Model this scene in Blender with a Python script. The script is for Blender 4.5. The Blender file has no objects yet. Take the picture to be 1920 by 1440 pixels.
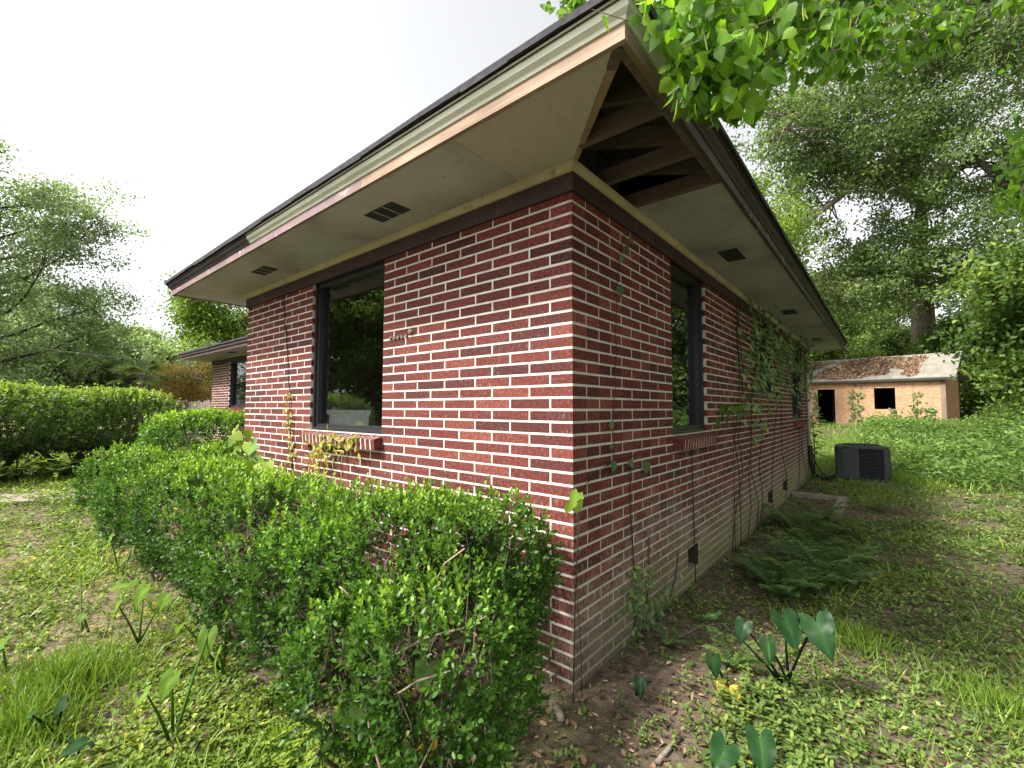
import bpy, math, random
import numpy as np
from mathutils import Matrix, Vector

SC = bpy.context.scene
COL = SC.collection
# ------------------------------------------------------------------ camera
CAM = np.array([1.29, -2.0527, 1.4321])
YAW, PITCH, ROLL, FPX = 0.696, 0.0532, 0.0022, 838.78
_fw = np.array([-math.sin(YAW)*math.cos(PITCH), math.cos(YAW)*math.cos(PITCH), math.sin(PITCH)])
_rt = np.cross(_fw, [0, 0, 1]); _rt /= np.linalg.norm(_rt); _up = np.cross(_rt, _fw)
RT = math.cos(ROLL)*_rt + math.sin(ROLL)*_up
UP = -math.sin(ROLL)*_rt + math.cos(ROLL)*_up
FW = _fw
cd = bpy.data.cameras.new('camera'); cam = bpy.data.objects.new('camera', cd); COL.objects.link(cam)
cd.sensor_fit = 'HORIZONTAL'; cd.sensor_width = 36.0; cd.lens = 36.0*FPX/1920.0
cd.clip_start = 0.02; cd.clip_end = 2000
M = Matrix(((RT[0], UP[0], -FW[0], CAM[0]), (RT[1], UP[1], -FW[1], CAM[1]), (RT[2], UP[2], -FW[2], CAM[2]), (0, 0, 0, 1)))
cam.matrix_world = M
SC.camera = cam
# ------------------------------------------------------------------ light
SUN_EL, SUN_DIR = math.radians(49), np.array([-0.45, -0.893])   # direction towards the sun
EXPOSURE = 1.25
w = bpy.data.worlds.new('World'); SC.world = w; w.use_nodes = True
nt = w.node_tree; nt.nodes.clear()
sky = nt.nodes.new('ShaderNodeTexSky'); sky.sky_type = 'NISHITA'; sky.sun_disc = False
sky.sun_elevation = SUN_EL
sky.sun_rotation = math.atan2(SUN_DIR[0], SUN_DIR[1])
sky.dust_density = 4.0; sky.air_density = 1.0; sky.ozone_density = 1.0
hs = nt.nodes.new('ShaderNodeHueSaturation'); hs.inputs['Saturation'].default_value = 0.10   # thin high cloud whitens the blue
bgn = nt.nodes.new('ShaderNodeBackground'); bgn.inputs['Strength'].default_value = 0.15
wo = nt.nodes.new('ShaderNodeOutputWorld')
nt.links.new(sky.outputs[0], hs.inputs['Color']); nt.links.new(hs.outputs[0], bgn.inputs['Color']); nt.links.new(bgn.outputs[0], wo.inputs[0])
sl = bpy.data.lights.new('sun', 'SUN'); sl.energy = 3.9; sl.angle = math.radians(9); sl.color = (1.0, 0.955, 0.88)
so = bpy.data.objects.new('sun', sl); COL.objects.link(so)
_sd = Vector((SUN_DIR[0]*math.cos(SUN_EL), SUN_DIR[1]*math.cos(SUN_EL), math.sin(SUN_EL)))
so.rotation_euler = _sd.to_track_quat('Z', 'Y').to_euler(); so.location = _sd*60
SC.view_settings.view_transform = 'Standard'; SC.view_settings.look = 'None'
SC.view_settings.exposure = EXPOSURE; SC.view_settings.gamma = 1.0; SC.view_settings.use_curve_mapping = False
SC.render.engine = 'CYCLES'
SC.cycles.max_bounces = 7; SC.cycles.diffuse_bounces = 3; SC.cycles.glossy_bounces = 3
SC.cycles.transmission_bounces = 4; SC.cycles.transparent_max_bounces = 8
SC.cycles.use_denoising = True
SC.cycles.sample_clamp_indirect = 6.0

def at(px, py, depth):                       # a photograph pixel at a given depth along the view axis
    d = FW + RT*(px-960)/FPX + UP*(720-py)/FPX
    return CAM + d*depth
def onz(px, py, z):
    d = FW + RT*(px-960)/FPX + UP*(720-py)/FPX
    return CAM + d*(z-CAM[2])/d[2]
def onx(px, py, x=0.0):
    d = FW + RT*(px-960)/FPX + UP*(720-py)/FPX
    return CAM + d*(x-CAM[0])/d[0]
def ony(px, py, y=0.0):
    d = FW + RT*(px-960)/FPX + UP*(720-py)/FPX
    return CAM + d*(y-CAM[1])/d[1]

# ------------------------------------------------------------------ materials
class NT:
    def __init__(s, name):
        s.m = bpy.data.materials.new(name); s.m.use_nodes = True; s.t = s.m.node_tree; s.t.nodes.clear()
        s.out = s.n('OutputMaterial')
    def n(s, kind, **kw):
        nd = s.t.nodes.new('ShaderNode'+kind)
        for k, v in kw.items():
            if hasattr(nd, k): setattr(nd, k, v)
        return nd
    def l(s, a, b): s.t.links.new(a, b)
    def val(s, sock, v):
        if hasattr(v, 'is_output') or isinstance(v, bpy.types.NodeSocket): s.l(v, sock)
        else: sock.default_value = v
    def pos(s): return s.n('NewGeometry').outputs['Position']
    def mapv(s, v, scale=(1, 1, 1), rot=(0, 0, 0)):
        m = s.n('Mapping'); s.l(v, m.inputs['Vector']); m.inputs['Scale'].default_value = scale; m.inputs['Rotation'].default_value = rot
        return m.outputs[0]
    def noise(s, v, scale=5, detail=3, rough=.55, dist=0):
        n = s.n('TexNoise'); s.l(v, n.inputs['Vector']); n.inputs['Scale'].default_value = scale
        n.inputs['Detail'].default_value = detail; n.inputs['Roughness'].default_value = rough; n.inputs['Distortion'].default_value = dist
        return n.outputs['Fac']
    def ramp(s, f, stops):
        r = s.n('ValToRGB'); s.l(f, r.inputs[0]); e = r.color_ramp.elements
        while len(e) < len(stops): e.new(0.5)
        for i, (p, c) in enumerate(stops):
            e[i].position = p
            e[i].color = (c, c, c, 1) if isinstance(c, (int, float)) else (*c[:3], 1)
        return r.outputs['Color']
    def mix(s, f, a, b, mode='MIX'):
        m = s.n('Mix'); m.data_type = 'RGBA'; m.blend_type = mode
        s.val(m.inputs[0], f)
        for i, v in ((6, a), (7, b)):
            if isinstance(v, bpy.types.NodeSocket): s.l(v, m.inputs[i])
            else: m.inputs[i].default_value = (v, v, v, 1) if isinstance(v, (int, float)) else (*v[:3], 1)
        return m.outputs[2]
    def math(s, op, a, b=0.0, clamp=False):
        m = s.n('Math'); m.operation = op; m.use_clamp = clamp; s.val(m.inputs[0], a); s.val(m.inputs[1], b); return m.outputs[0]
    def sep(s, v):
        x = s.n('SeparateXYZ'); s.l(v, x.inputs[0]); return x.outputs
    def mrange(s, v, a, b, c=0.0, d=1.0):
        m = s.n('MapRange'); s.val(m.inputs[0], v)
        for i, q in enumerate((a, b, c, d)): m.inputs[i+1].default_value = q
        return m.outputs[0]
    def bump(s, h, strength=.3, dist=.01):
        b = s.n('Bump'); b.inputs['Strength'].default_value = strength; b.inputs['Distance'].default_value = dist; s.l(h, b.inputs['Height']); return b.outputs[0]
    def pbr(s, col, rough=.8, spec=.3, normal=None, metal=0.0):
        p = s.n('BsdfPrincipled')
        if isinstance(col, bpy.types.NodeSocket): s.l(col, p.inputs['Base Color'])
        else: p.inputs['Base Color'].default_value = (*col, 1)
        s.val(p.inputs['Roughness'], rough); p.inputs['Specular IOR Level'].default_value = spec; p.inputs['Metallic'].default_value = metal
        if normal is not None: s.l(normal, p.inputs['Normal'])
        return p.outputs[0]
    def fin(s, sh):
        s.l(sh, s.out.inputs['Surface']); return s.m

def mat_leaf(name, stops, trans=.35, rough=.42, spec=.35, tint=(1.25, 1.3, .7), gain=(1.55, 1.5, 1.2)):
    k = NT(name)
    a = k.n('Attribute'); a.attribute_name = 'rnd'
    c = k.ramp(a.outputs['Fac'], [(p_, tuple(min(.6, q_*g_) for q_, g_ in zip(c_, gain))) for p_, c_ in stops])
    v = k.noise(k.pos(), 0.9, 2)
    c = k.mix(1.0, c, k.ramp(v, [(.3, .75), (.7, 1.2)]), 'MULTIPLY')
    p = k.pbr(c, rough, spec)
    t = k.n('BsdfTranslucent'); k.l(k.mix(1.0, c, tint, 'MULTIPLY'), t.inputs['Color'])
    m = k.n('MixShader'); m.inputs[0].default_value = trans; k.l(p, m.inputs[1]); k.l(t.outputs[0], m.inputs[2])
    return k.fin(m.outputs[0])

def mat_plain(name, col, rough=.7, spec=.3, var=.25, scale=6, bump=0.0, metal=0.0):
    k = NT(name); ps = k.pos()
    f = k.noise(ps, scale, 5, .6)
    c = k.mix(1.0, col, k.ramp(f, [(.25, 1-var), (.75, 1+var)]), 'MULTIPLY')
    nb = k.bump(k.noise(ps, scale*14, 3), bump, .004) if bump else None
    return k.fin(k.pbr(c, rough, spec, nb, metal))

BRL, BRH = 0.2942, 0.0677          # brick module
JT = 0.0118
def mat_brick(name, far=False):
    k = NT(name); ps = k.pos(); x, y, z = k.sep(ps)
    s = k.math('ADD', x, y)
    course = k.math('FLOOR', k.math('DIVIDE', k.math('ADD', z, .002), BRH))
    u = k.math('FLOOR', k.math('ADD', k.math('DIVIDE', s, BRL), k.math('MULTIPLY', k.math('FLOORED_MODULO', course, 2.0), .5)))
    cv = k.n('CombineXYZ'); k.l(u, cv.inputs[0]); k.l(course, cv.inputs[1])
    wn = k.n('TexWhiteNoise'); wn.noise_dimensions = '3D'; k.l(cv.outputs[0], wn.inputs['Vector'])
    base = k.ramp(wn.outputs['Value'], [(0, (.060, .018, .016)), (.25, (.095, .024, .020)), (.8, (.125, .031, .024)), (1, (.17, .050, .037))])
    # rug-faced flecks and vertical combing
    f1 = k.noise(k.mapv(ps, (52, 52, 60)), 1.0, 4, .65)
    base = k.mix(1.0, base, k.ramp(f1, [(.32, .5), (.5, .95), (.68, 1.75)]), 'MULTIPLY')
    f2 = k.noise(k.mapv(ps, (160, 160, 6)), 1.0, 2)
    base = k.mix(1.0, base, k.ramp(f2, [(.3, .88), (.7, 1.12)]), 'MULTIPLY')
    # pale lichen and lime flakes, thicker low on the shaded side
    side = k.mrange(x, -.03, -.001)
    low = k.mrange(z, 1.25, .1)
    lowm = k.math('MULTIPLY', low, k.mrange(side, 0, 1, .45, 1))
    fl = k.noise(k.mapv(ps, (75, 75, 22)), 1.0, 4, .65)
    big = k.noise(k.mapv(ps, (2.2, 2.2, 2.6)), 1.0, 3)
    th = k.math('ADD', k.math('MULTIPLY', lowm, .30), k.math('MULTIPLY', big, .42))
    fm = k.math('MULTIPLY', k.math('SUBTRACT', k.math('ADD', fl, th), .83), 6.0, True)
    base = k.mix(k.math('MULTIPLY', fm, .62), base, (.30, .25, .20))
    # brown-grey film and algae
    g = k.noise(k.mapv(ps, (3.0, 3.0, 5.0)), 1.0, 5, .65)
    gm = k.math('MULTIPLY', k.math('SUBTRACT', k.math('ADD', g, k.math('MULTIPLY', k.mrange(z, .85, -.05), .62)), .74), 4.0, True)
    pat = k.ramp(k.noise(k.mapv(cv.outputs[0], (.9, .9, .9)), 1.7, 2), [(.35, .25), (.62, 1.0)])
    gm = k.math('MULTIPLY', k.math('MULTIPLY', gm, pat), k.mrange(side, 0, 1, .5, .95))
    far = k.mrange(y, .4, 1.9)
    mossc = k.mix(far, k.ramp(fl, [(.3, (.065, .055, .040)), (.7, (.155, .14, .095))]), k.ramp(fl, [(.3, (.085, .090, .028)), (.7, (.24, .26, .075))]))
    base = k.mix(k.math('MULTIPLY', gm, .85), base, mossc)
    h = k.math('ADD', k.noise(k.mapv(ps, (220, 220, 150)), 1.0, 3), k.math('MULTIPLY', f1, .8))
    return k.fin(k.pbr(base, .82, .25, k.bump(h, .55, .004)))
def mat_mortar(name):
    k = NT(name); ps = k.pos(); x, y, z = k.sep(ps)
    f = k.noise(ps, 9, 4)
    base = k.mix(1.0, (.60, .565, .495), k.ramp(f, [(.3, .72), (.7, 1.12)]), 'MULTIPLY')
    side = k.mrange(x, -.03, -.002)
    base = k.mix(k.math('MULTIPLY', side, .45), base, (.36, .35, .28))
    g = k.noise(k.mapv(ps, (3.0, 3.0, 5.0)), 1.0, 5, .65)
    gm = k.math('MULTIPLY', k.math('SUBTRACT', k.math('ADD', g, k.math('MULTIPLY', k.mrange(z, .85, -.05), .58)), .70), 3.5, True)
    gm = k.math('MULTIPLY', gm, k.mrange(side, 0, 1, .4, .85))
    base = k.mix(k.math('MULTIPLY', gm, .85), base, (.22, .22, .10))
    return k.fin(k.pbr(base, .95, .15, k.bump(k.noise(ps, 220, 3), .4, .003)))
def mat_wood(name, col, axis=0, rough=.75, var=.35, stripes=True):
    k = NT(name); ps = k.pos()
    sc = [40, 40, 40]; sc[axis] = 1.6
    f = k.noise(k.mapv(ps, tuple(sc)), 1.0, 4, .6, .6)
    c = k.mix(1.0, col, k.ramp(f, [(.25, 1-var), (.75, 1+var)]), 'MULTIPLY')
    f2 = k.noise(ps, 3, 4)
    c = k.mix(1.0, c, k.ramp(f2, [(.3, .75), (.7, 1.15)]), 'MULTIPLY')
    return k.fin(k.pbr(c, rough, .2, k.bump(f, .25, .003)))
def mat_peel(name, paint, under, amount=.5, scale=7, rough=.6):
    k = NT(name); ps = k.pos()
    f = k.noise(ps, scale, 6, .65)
    fm = k.math('MULTIPLY', k.math('SUBTRACT', f, 1-amount), 14, True)
    f2 = k.noise(ps, 2.5, 4)
    p = k.mix(1.0, paint, k.ramp(f2, [(.3, .75), (.7, 1.15)]), 'MULTIPLY')
    c = k.mix(fm, p, under)
    return k.fin(k.pbr(c, rough, .3, k.bump(fm, .4, .003)))

MT = {}
MT['brick'] = mat_brick('brick_red_rug'); MT['mortar'] = mat_mortar('mortar_cream')
MT['frieze'] = mat_peel('brown_paint', (.052, .030, .034), (.075, .048, .05), .42, 5)
MT['trim'] = mat_peel('cream_trim_paint', (.46, .42, .28), (.26, .24, .13), .42, 16)
def _soffit():
    k = NT('soffit_paint'); ps = k.pos()
    f = k.noise(k.mapv(ps, (1.4, 1.4, 1)), 1.0, 5, .6)
    c = k.ramp(f, [(.28, (.25, .245, .235)), (.5, (.40, .405, .42)), (.75, (.48, .485, .51))])
    st = k.noise(k.mapv(ps, (5, 22, 1), (0, 0, .3)), 1.0, 5, .7)
    c = k.mix(k.math('MULTIPLY', k.math('SUBTRACT', st, .62), 8, True), c, (.12, .10, .07))
    fl = k.noise(ps, 45, 3, .6)
    c = k.mix(k.math('MULTIPLY', k.math('SUBTRACT', fl, .69), 14, True), c, (.10, .085, .065))
    return k.fin(k.pbr(c, .85, .15, k.bump(fl, .2, .002)))
MT['soffit'] = _soffit()
MT['newsoffit'] = mat_plain('bare_hardboard', (.43, .40, .39), .85, .15, .10, 30)
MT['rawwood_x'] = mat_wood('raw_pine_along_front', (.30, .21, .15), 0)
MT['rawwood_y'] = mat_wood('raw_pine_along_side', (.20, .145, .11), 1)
MT['rafter'] = mat_wood('rafter_pine', (.12, .098, .086), 0)
MT['deck'] = mat_wood('roof_deck_boards', (.045, .040, .040), 1)
MT['mauve'] = mat_peel('mauve_fascia_paint', (.20, .135, .14), (.42, .38, .33), .40, 9)
MT['crown_new'] = mat_plain('sage_cream_paint', (.44, .46, .36), .45, .4, .12, 5)
MT['crown_old'] = mat_peel('dark_brown_crown_paint', (.035, .026, .028), (.09, .07, .06), .36, 9)
MT['peelwhite'] = mat_peel('peeling_fascia', (.06, .048, .045), (.50, .47, .42), .42, 3.2)
MT['shingle'] = mat_plain('asphalt_shingle', (.05, .05, .053), .95, .1, .4, 25, .4)
MT['bronze'] = mat_plain('dark_bronze_metal', (.018, .018, .022), .38, .5, .2, 3)
MT['black'] = mat_plain('dark_void', (.012, .011, .01), .95, .05, .2)
MT['ventmetal'] = mat_plain('vent_mesh', (.030, .035, .045), .7, .3, .2)
MT['interior'] = mat_plain('interior_plaster', (.16, .145, .13), .9, .1, .15, 2)
MT['white'] = mat_plain('white_enamel', (.88, .88, .9), .3, .5, .06)
MT['rowlock'] = mat_brick('brick_rowlock')
def _glass():
    k = NT('window_glass')
    fr = k.n('Fresnel'); fr.inputs['IOR'].default_value = 2.4
    tr = k.n('BsdfTransparent'); tr.inputs['Color'].default_value = (.84, .88, .86, 1)
    gl = k.n('BsdfGlossy'); gl.inputs['Roughness'].default_value = .012; gl.inputs['Color'].default_value = (.92, .97, 1, 1)
    ps = k.pos(); k.l(k.bump(k.noise(ps, 1.6, 2), .05, .02), gl.inputs['Normal'])
    m = k.n('MixShader'); k.l(fr.outputs[0], m.inputs[0]); k.l(tr.outputs[0], m.inputs[1]); k.l(gl.outputs[0], m.inputs[2])
    return k.fin(m.outputs[0])
MT['glass'] = _glass()
MT['pipe'] = mat_plain('grey_conduit', (.45, .44, .40), .6, .3, .25, 8)
MT['blackpipe'] = mat_plain('black_rubber', (.015, .015, .015), .6, .3)
MT['bark'] = mat_wood('bark', (.16, .13, .105), 2, .9, .5)
MT['barkdark'] = mat_wood('bark_dark', (.055, .045, .036), 2, .9, .5)
MT['twig'] = mat_wood('twig_bark', (.20, .155, .11), 2, .9, .4)
MT['branchtan'] = mat_wood('tan_branch', (.30, .24, .17), 2, .9, .35)
MT['vinestem'] = mat_plain('vine_stem', (.055, .038, .03), .9, .1)
MT['steelgrey'] = mat_plain('weathered_grey_cabinet', (.032, .036, .035), .6, .35, .35, 7)
MT['steeldark'] = mat_plain('dark_grille_metal', (.03, .035, .04), .6, .3, .2)
MT['concrete'] = mat_plain('old_concrete', (.22, .19, .15), .95, .15, .3, 9, .4)
MT['stone'] = mat_plain('brown_stone', (.20, .165, .13), .9, .2, .35, 18, .5)
MT['fence'] = mat_wood('weathered_grey_fence', (.20, .165, .135), 2, .9, .45)
def _osb():
    k = NT('osb_sheathing'); ps = k.pos(); x, y, z = k.sep(ps)
    v = k.n('TexVoronoi'); k.l(k.mapv(ps, (9, 9, 24)), v.inputs['Vector']); v.inputs['Scale'].default_value = 1.0
    c = k.mix(1.0, (.40, .235, .14), k.ramp(v.outputs['Color'], [(.1, .72), (.9, 1.25)]), 'MULTIPLY')
    f = k.noise(ps, 1.3, 4)
    lw = k.math('MULTIPLY', k.math('SUBTRACT', k.math('ADD', f, k.mrange(z, 1.7, .3, 0, .35)), .72), 4, True)
    c = k.mix(k.math('MULTIPLY', lw, .6), c, (.27, .24, .21))
    return k.fin(k.pbr(c, .9, .15))
MT['osb'] = _osb()
MT['tinroof'] = mat_wood('pale_sheet_roof', (.20, .185, .155), 1, .7, .12)
def _ground():
    k = NT('yard_soil'); ps = k.pos(); x, y, z = k.sep(ps)
    f = k.noise(ps, 1.1, 6, .62); f2 = k.noise(ps, 22, 5, .7); f3 = k.noise(ps, 90, 3, .6)
    soil = k.ramp(f2, [(.25, (.05, .037, .028)), (.5, (.105, .078, .058)), (.78, (.21, .16, .115))])
    tan = k.ramp(f2, [(.25, (.10, .072, .045)), (.55, (.19, .145, .095)), (.8, (.31, .25, .17))])
    left = k.mrange(x, -1.2, -3.2)
    c = k.mix(left, soil, tan)
    grn = k.ramp(f2, [(.3, (.03, .042, .012)), (.7, (.09, .10, .03))])
    c = k.mix(k.math('MULTIPLY', k.ramp(f, [(.45, 0.0), (.62, 1.0)]), .55), c, grn)
    fl = k.math('MULTIPLY', k.math('SUBTRACT', f3, .63), 9, True)
    c = k.mix(k.math('MULTIPLY', fl, .6), c, (.30, .20, .125))
    h = k.math('ADD', k.math('MULTIPLY', f2, .7), k.math('MULTIPLY', f3, .5))
    return k.fin(k.pbr(c, .95, .12, k.bump(h, .8, .02)))
MT['ground'] = _ground()

G = {}
G['box'] = mat_leaf('boxwood_leaf', [(0, (.012, .030, .008)), (.35, (.026, .066, .012)), (.75, (.055, .125, .018)), (1, (.16, .26, .03))], .36, .40, .26, (1.25, 1.3, .7), (1.7, 1.6, 1.2))
G['hedge'] = mat_leaf('hedge_leaf', [(0, (.018, .035, .012)), (.4, (.04, .078, .02)), (.8, (.082, .135, .03)), (1, (.18, .24, .055))], .38, .45, .3, (1.25, 1.3, .7), (1.9, 1.8, 1.3))
G['cover'] = mat_leaf('groundcover_leaf', [(0, (.035, .062, .014)), (.4, (.068, .115, .022)), (.8, (.12, .175, .032)), (.95, (.20, .23, .05)), (1, (.30, .24, .10))], .36, .5, .25, (1.25, 1.3, .7), (2.0, 1.8, 1.25))
G['coverR'] = mat_leaf('shade_weed_leaf', [(0, (.03, .055, .018)), (.4, (.055, .098, .026)), (.8, (.095, .145, .04)), (.95, (.16, .185, .06)), (1, (.26, .21, .11))], .36, .5, .25, (1.25, 1.3, .7), (2.1, 1.9, 1.6))
G['grass'] = mat_leaf('grass_blade', [(0, (.05, .09, .015)), (.5, (.095, .165, .025)), (.9, (.16, .22, .04)), (1, (.28, .25, .11))], .35, .4, .3)
G['weeds'] = mat_leaf('tall_weed_leaf', [(0, (.03, .065, .02)), (.5, (.065, .125, .04)), (1, (.125, .195, .06))], .4, .5, .25, (1.25, 1.3, .7), (1.85, 1.65, 1.15))
G['fern'] = mat_leaf('fern_frond', [(0, (.03, .065, .02)), (.6, (.06, .115, .03)), (1, (.115, .165, .045))], .38, .45, .3, (1.2, 1.3, .8), (1.9, 1.8, 1.5))
G['darkfern'] = mat_leaf('dark_vine_leaf', [(0, (.02, .050, .022)), (.6, (.04, .085, .036)), (1, (.075, .125, .05))], .32, .45, .3, (1.2, 1.3, .8), (3.1, 2.5, 1.8))
G['taro'] = mat_leaf('taro_leaf', [(0, (.007, .026, .009)), (.45, (.013, .042, .013)), (.8, (.022, .06, .017)), (1, (.07, .13, .05))], .26, .42, .16, (1.3, 1.5, .6), (1.15, 1.15, 1))
G['tarolight'] = mat_leaf('young_taro_leaf', [(0, (.06, .12, .02)), (.6, (.10, .18, .026)), (1, (.16, .23, .04))], .45, .55, .15)
G['tallow'] = mat_leaf('tallow_leaf', [(0, (.030, .068, .016)), (.5, (.055, .115, .022)), (1, (.10, .175, .03))], .56, .42, .25, (1.5, 1.7, .45), (2.0, 1.9, 1.2))
G['oak'] = mat_leaf('oak_leaf', [(0, (.026, .042, .018)), (.5, (.05, .075, .030)), (1, (.10, .125, .055))], .42, .5, .3, (1.25, 1.35, .7), (2.5, 2.55, 1.9))
G['wood'] = mat_leaf('woodland_leaf', [(0, (.02, .04, .012)), (.5, (.05, .088, .022)), (1, (.115, .16, .04))], .44, .5, .3, (1.25, 1.3, .7), (2.1, 2.0, 1.6))
G['woodL'] = mat_leaf('skyline_leaf', [(0, (.05, .075, .03)), (.5, (.085, .125, .045)), (1, (.15, .19, .075))], .45, .5, .3, (1.25, 1.3, .7), (2.2, 2.1, 2.0))
G['light'] = mat_leaf('light_tree_leaf', [(0, (.06, .10, .02)), (.5, (.11, .175, .03)), (1, (.19, .25, .055))], .42, .5, .3)
G['grey'] = mat_leaf('greyish_tree_leaf', [(0, (.035, .055, .026)), (.5, (.065, .098, .044)), (1, (.115, .15, .075))], .42, .5, .3, (1.25, 1.3, .8), (3.2, 3.0, 2.9))
G['maple'] = mat_leaf('orange_tree_leaf', [(0, (.09, .095, .03)), (.45, (.19, .135, .045)), (1, (.33, .17, .07))], .45, .5, .3, (1.25, 1.2, .8), (2.1, 2.3, 2.2))
G['palm'] = mat_leaf('palm_leaf', [(0, (.05, .085, .03)), (.6, (.10, .15, .05)), (1, (.18, .22, .09))], .4, .5, .3, (1.2, 1.2, .8), (2.2, 2.1, 2.0))
G['grape'] = mat_leaf('grape_leaf', [(0, (.07, .15, .05)), (.5, (.15, .25, .035)), (1, (.27, .35, .03))], .4, .5, .2, (1.1, 1.2, .7), (.95, 1.0, 1.0))
G['dryvine'] = mat_leaf('yellowed_vine_leaf', [(0, (.10, .115, .03)), (.5, (.22, .22, .05)), (1, (.33, .22, .10))], .35, .6, .2)
G['litter'] = mat_leaf('dead_leaf', [(0, (.06, .04, .028)), (.4, (.15, .09, .055)), (.8, (.26, .165, .10)), (1, (.42, .33, .22))], .1, .75, .15, (1, 1, 1), (1, 1, 1))
G['yellow'] = mat_leaf('yellow_dying_leaf', [(0, (.42, .27, .03)), (1, (.55, .38, .04))], .25, .6, .2, (1.1, 1.0, .6), (1, 1, 1))
G['catkin'] = mat_leaf('catkin', [(0, (.15, .20, .03)), (1, (.25, .28, .05))], .3, .5, .2)

# ------------------------------------------------------------------ object helpers
def tag(o, label=None, cat=None, group=None, kind=None):
    if label: o['label'] = label
    if cat: o['category'] = cat
    if group: o['group'] = group
    if kind: o['kind'] = kind
    return o
def empty(name, loc=(0, 0, 0), label=None, cat=None, group=None, rz=0.0):
    o = bpy.data.objects.new(name, None); COL.objects.link(o); o.empty_display_size = .1
    o.location = loc; o.rotation_euler = (0, 0, rz)
    return tag(o, label, cat, group)
def link(name, me, mat=None, parent=None):
    o = bpy.data.objects.new(name, me); COL.objects.link(o)
    if mat is not None and not me.materials: me.materials.append(mat)
    if parent is not None: o.parent = parent      # parts are modelled in their thing's own space
    return o
class MB:
    def __init__(s): s.v = []; s.f = []
    def add(s, vs, fs):
        b = len(s.v); s.v += [tuple(map(float, q)) for q in vs]; s.f += [tuple(b+i for i in f) for f in fs]; return s
    def box(s, x0, x1, y0, y1, z0, z1):
        return s.add([(x0, y0, z0), (x1, y0, z0), (x1, y1, z0), (x0, y1, z0), (x0, y0, z1), (x1, y0, z1), (x1, y1, z1), (x0, y1, z1)],
                     [(0, 3, 2, 1), (4, 5, 6, 7), (0, 1, 5, 4), (1, 2, 6, 5), (2, 3, 7, 6), (3, 0, 4, 7)])
    def prism(s, poly, vec):                      # polygon extruded along vec
        n = len(poly); P = [np.array(q, float) for q in poly]; V = np.array(vec, float)
        return s.add(P+[q+V for q in P], [tuple(range(n))[::-1], tuple(range(n, 2*n))]+[(i, (i+1) % n, (i+1) % n+n, i+n) for i in range(n)])
    def beam(s, a, b, w, h, up=(0, 0, 1)):        # rectangular bar from a to b
        a = np.array(a, float); b = np.array(b, float); d = b-a; d /= np.linalg.norm(d)
        sd = np.cross(d, up); sd /= np.linalg.norm(sd); u = np.cross(sd, d)
        q = [sd*w/2+u*h/2, -sd*w/2+u*h/2, -sd*w/2-u*h/2, sd*w/2-u*h/2]
        return s.add([a+c for c in q]+[b+c for c in q], [(0, 1, 2, 3), (7, 6, 5, 4)]+[(i, i+4, (i+1) % 4+4, (i+1) % 4) for i in range(4)])
    def tube(s, pts, rad, n=6):
        pts = [np.array(p, float) for p in pts]
        if not hasattr(rad, '__len__'): rad = [rad]*len(pts)
        V = []; up = np.array([.31, .17, .93])
        for i, p in enumerate(pts):
            d = pts[min(i+1, len(pts)-1)]-pts[max(i-1, 0)]; d = d/(np.linalg.norm(d)+1e-9)
            a = np.cross(d, up); a = a/(np.linalg.norm(a)+1e-9); c = np.cross(d, a)
            for j in range(n):
                t = 2*math.pi*j/n; V.append(p+(a*math.cos(t)+c*math.sin(t))*rad[i])
        F = [(i*n+j, i*n+(j+1) % n, (i+1)*n+(j+1) % n, (i+1)*n+j) for i in range(len(pts)-1) for j in range(n)]
        F += [tuple(range(n))[::-1], tuple((len(pts)-1)*n+j for j in range(n))]
        return s.add(V, F)
    def mesh(s, name, smooth=False):
        me = bpy.data.meshes.new(name); me.from_pydata(s.v, [], s.f); me.update()
        if smooth: me.polygons.foreach_set('use_smooth', [True]*len(me.polygons))
        return me
    def build(s, name, mat, parent=None, smooth=False):
        return link(name, s.mesh(name, smooth), mat, parent)
def bx(name, mat, parent, *a): return MB().box(*a).build(name, mat, parent)

# ---- leaves: many small faces in one mesh
TPL = {
 'rh': (np.array([(0, 0, 0), (.45, .5, .12), (1, 0, 0), (.45, -.5, .12)]), [(0, 2, 1), (0, 3, 2)]),
 'oval': (np.array([(0, 0, 0), (.3, .44, .12), (.72, .40, .10), (1, 0, -.04), (.72, -.40, .10), (.3, -.44, .12), (.5, 0, 0)]),
          [(6, 1, 0), (6, 2, 1), (6, 3, 2), (6, 4, 3), (6, 5, 4), (6, 0, 5)]),
 'hex': (np.array([(0, 0, 0), (.32, .46, .13), (.78, .36, .10), (1, 0, -.02), (.78, -.36, .10), (.32, -.46, .13)]), [(0, 3, 1), (1, 3, 2), (0, 5, 3), (5, 4, 3)]),
 'heart': (np.array([(0, 0, 0), (-.06, .22, .06), (.16, .47, .14), (.45, .44, .12), (1.0, 0, -.08), (.45, -.44, .12), (.16, -.47, .14), (-.06, -.22, .06), (.4, 0, 0)]),
          [(8, 1, 0), (8, 2, 1), (8, 3, 2), (8, 4, 3), (8, 5, 4), (8, 6, 5), (8, 7, 6), (8, 0, 7)]),
 'blade': (np.array([(0, .5, 0), (0, -.5, 0), (.4, .45, .0), (.4, -.45, 0), (.75, .3, -.08), (.75, -.3, -.08), (1, 0, -.22)]),
          [(0, 1, 3), (0, 3, 2), (2, 3, 5), (2, 5, 4), (4, 5, 6)]),
}
def _unit(a): return a/(np.linalg.norm(a, axis=-1, keepdims=True)+1e-9)
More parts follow.
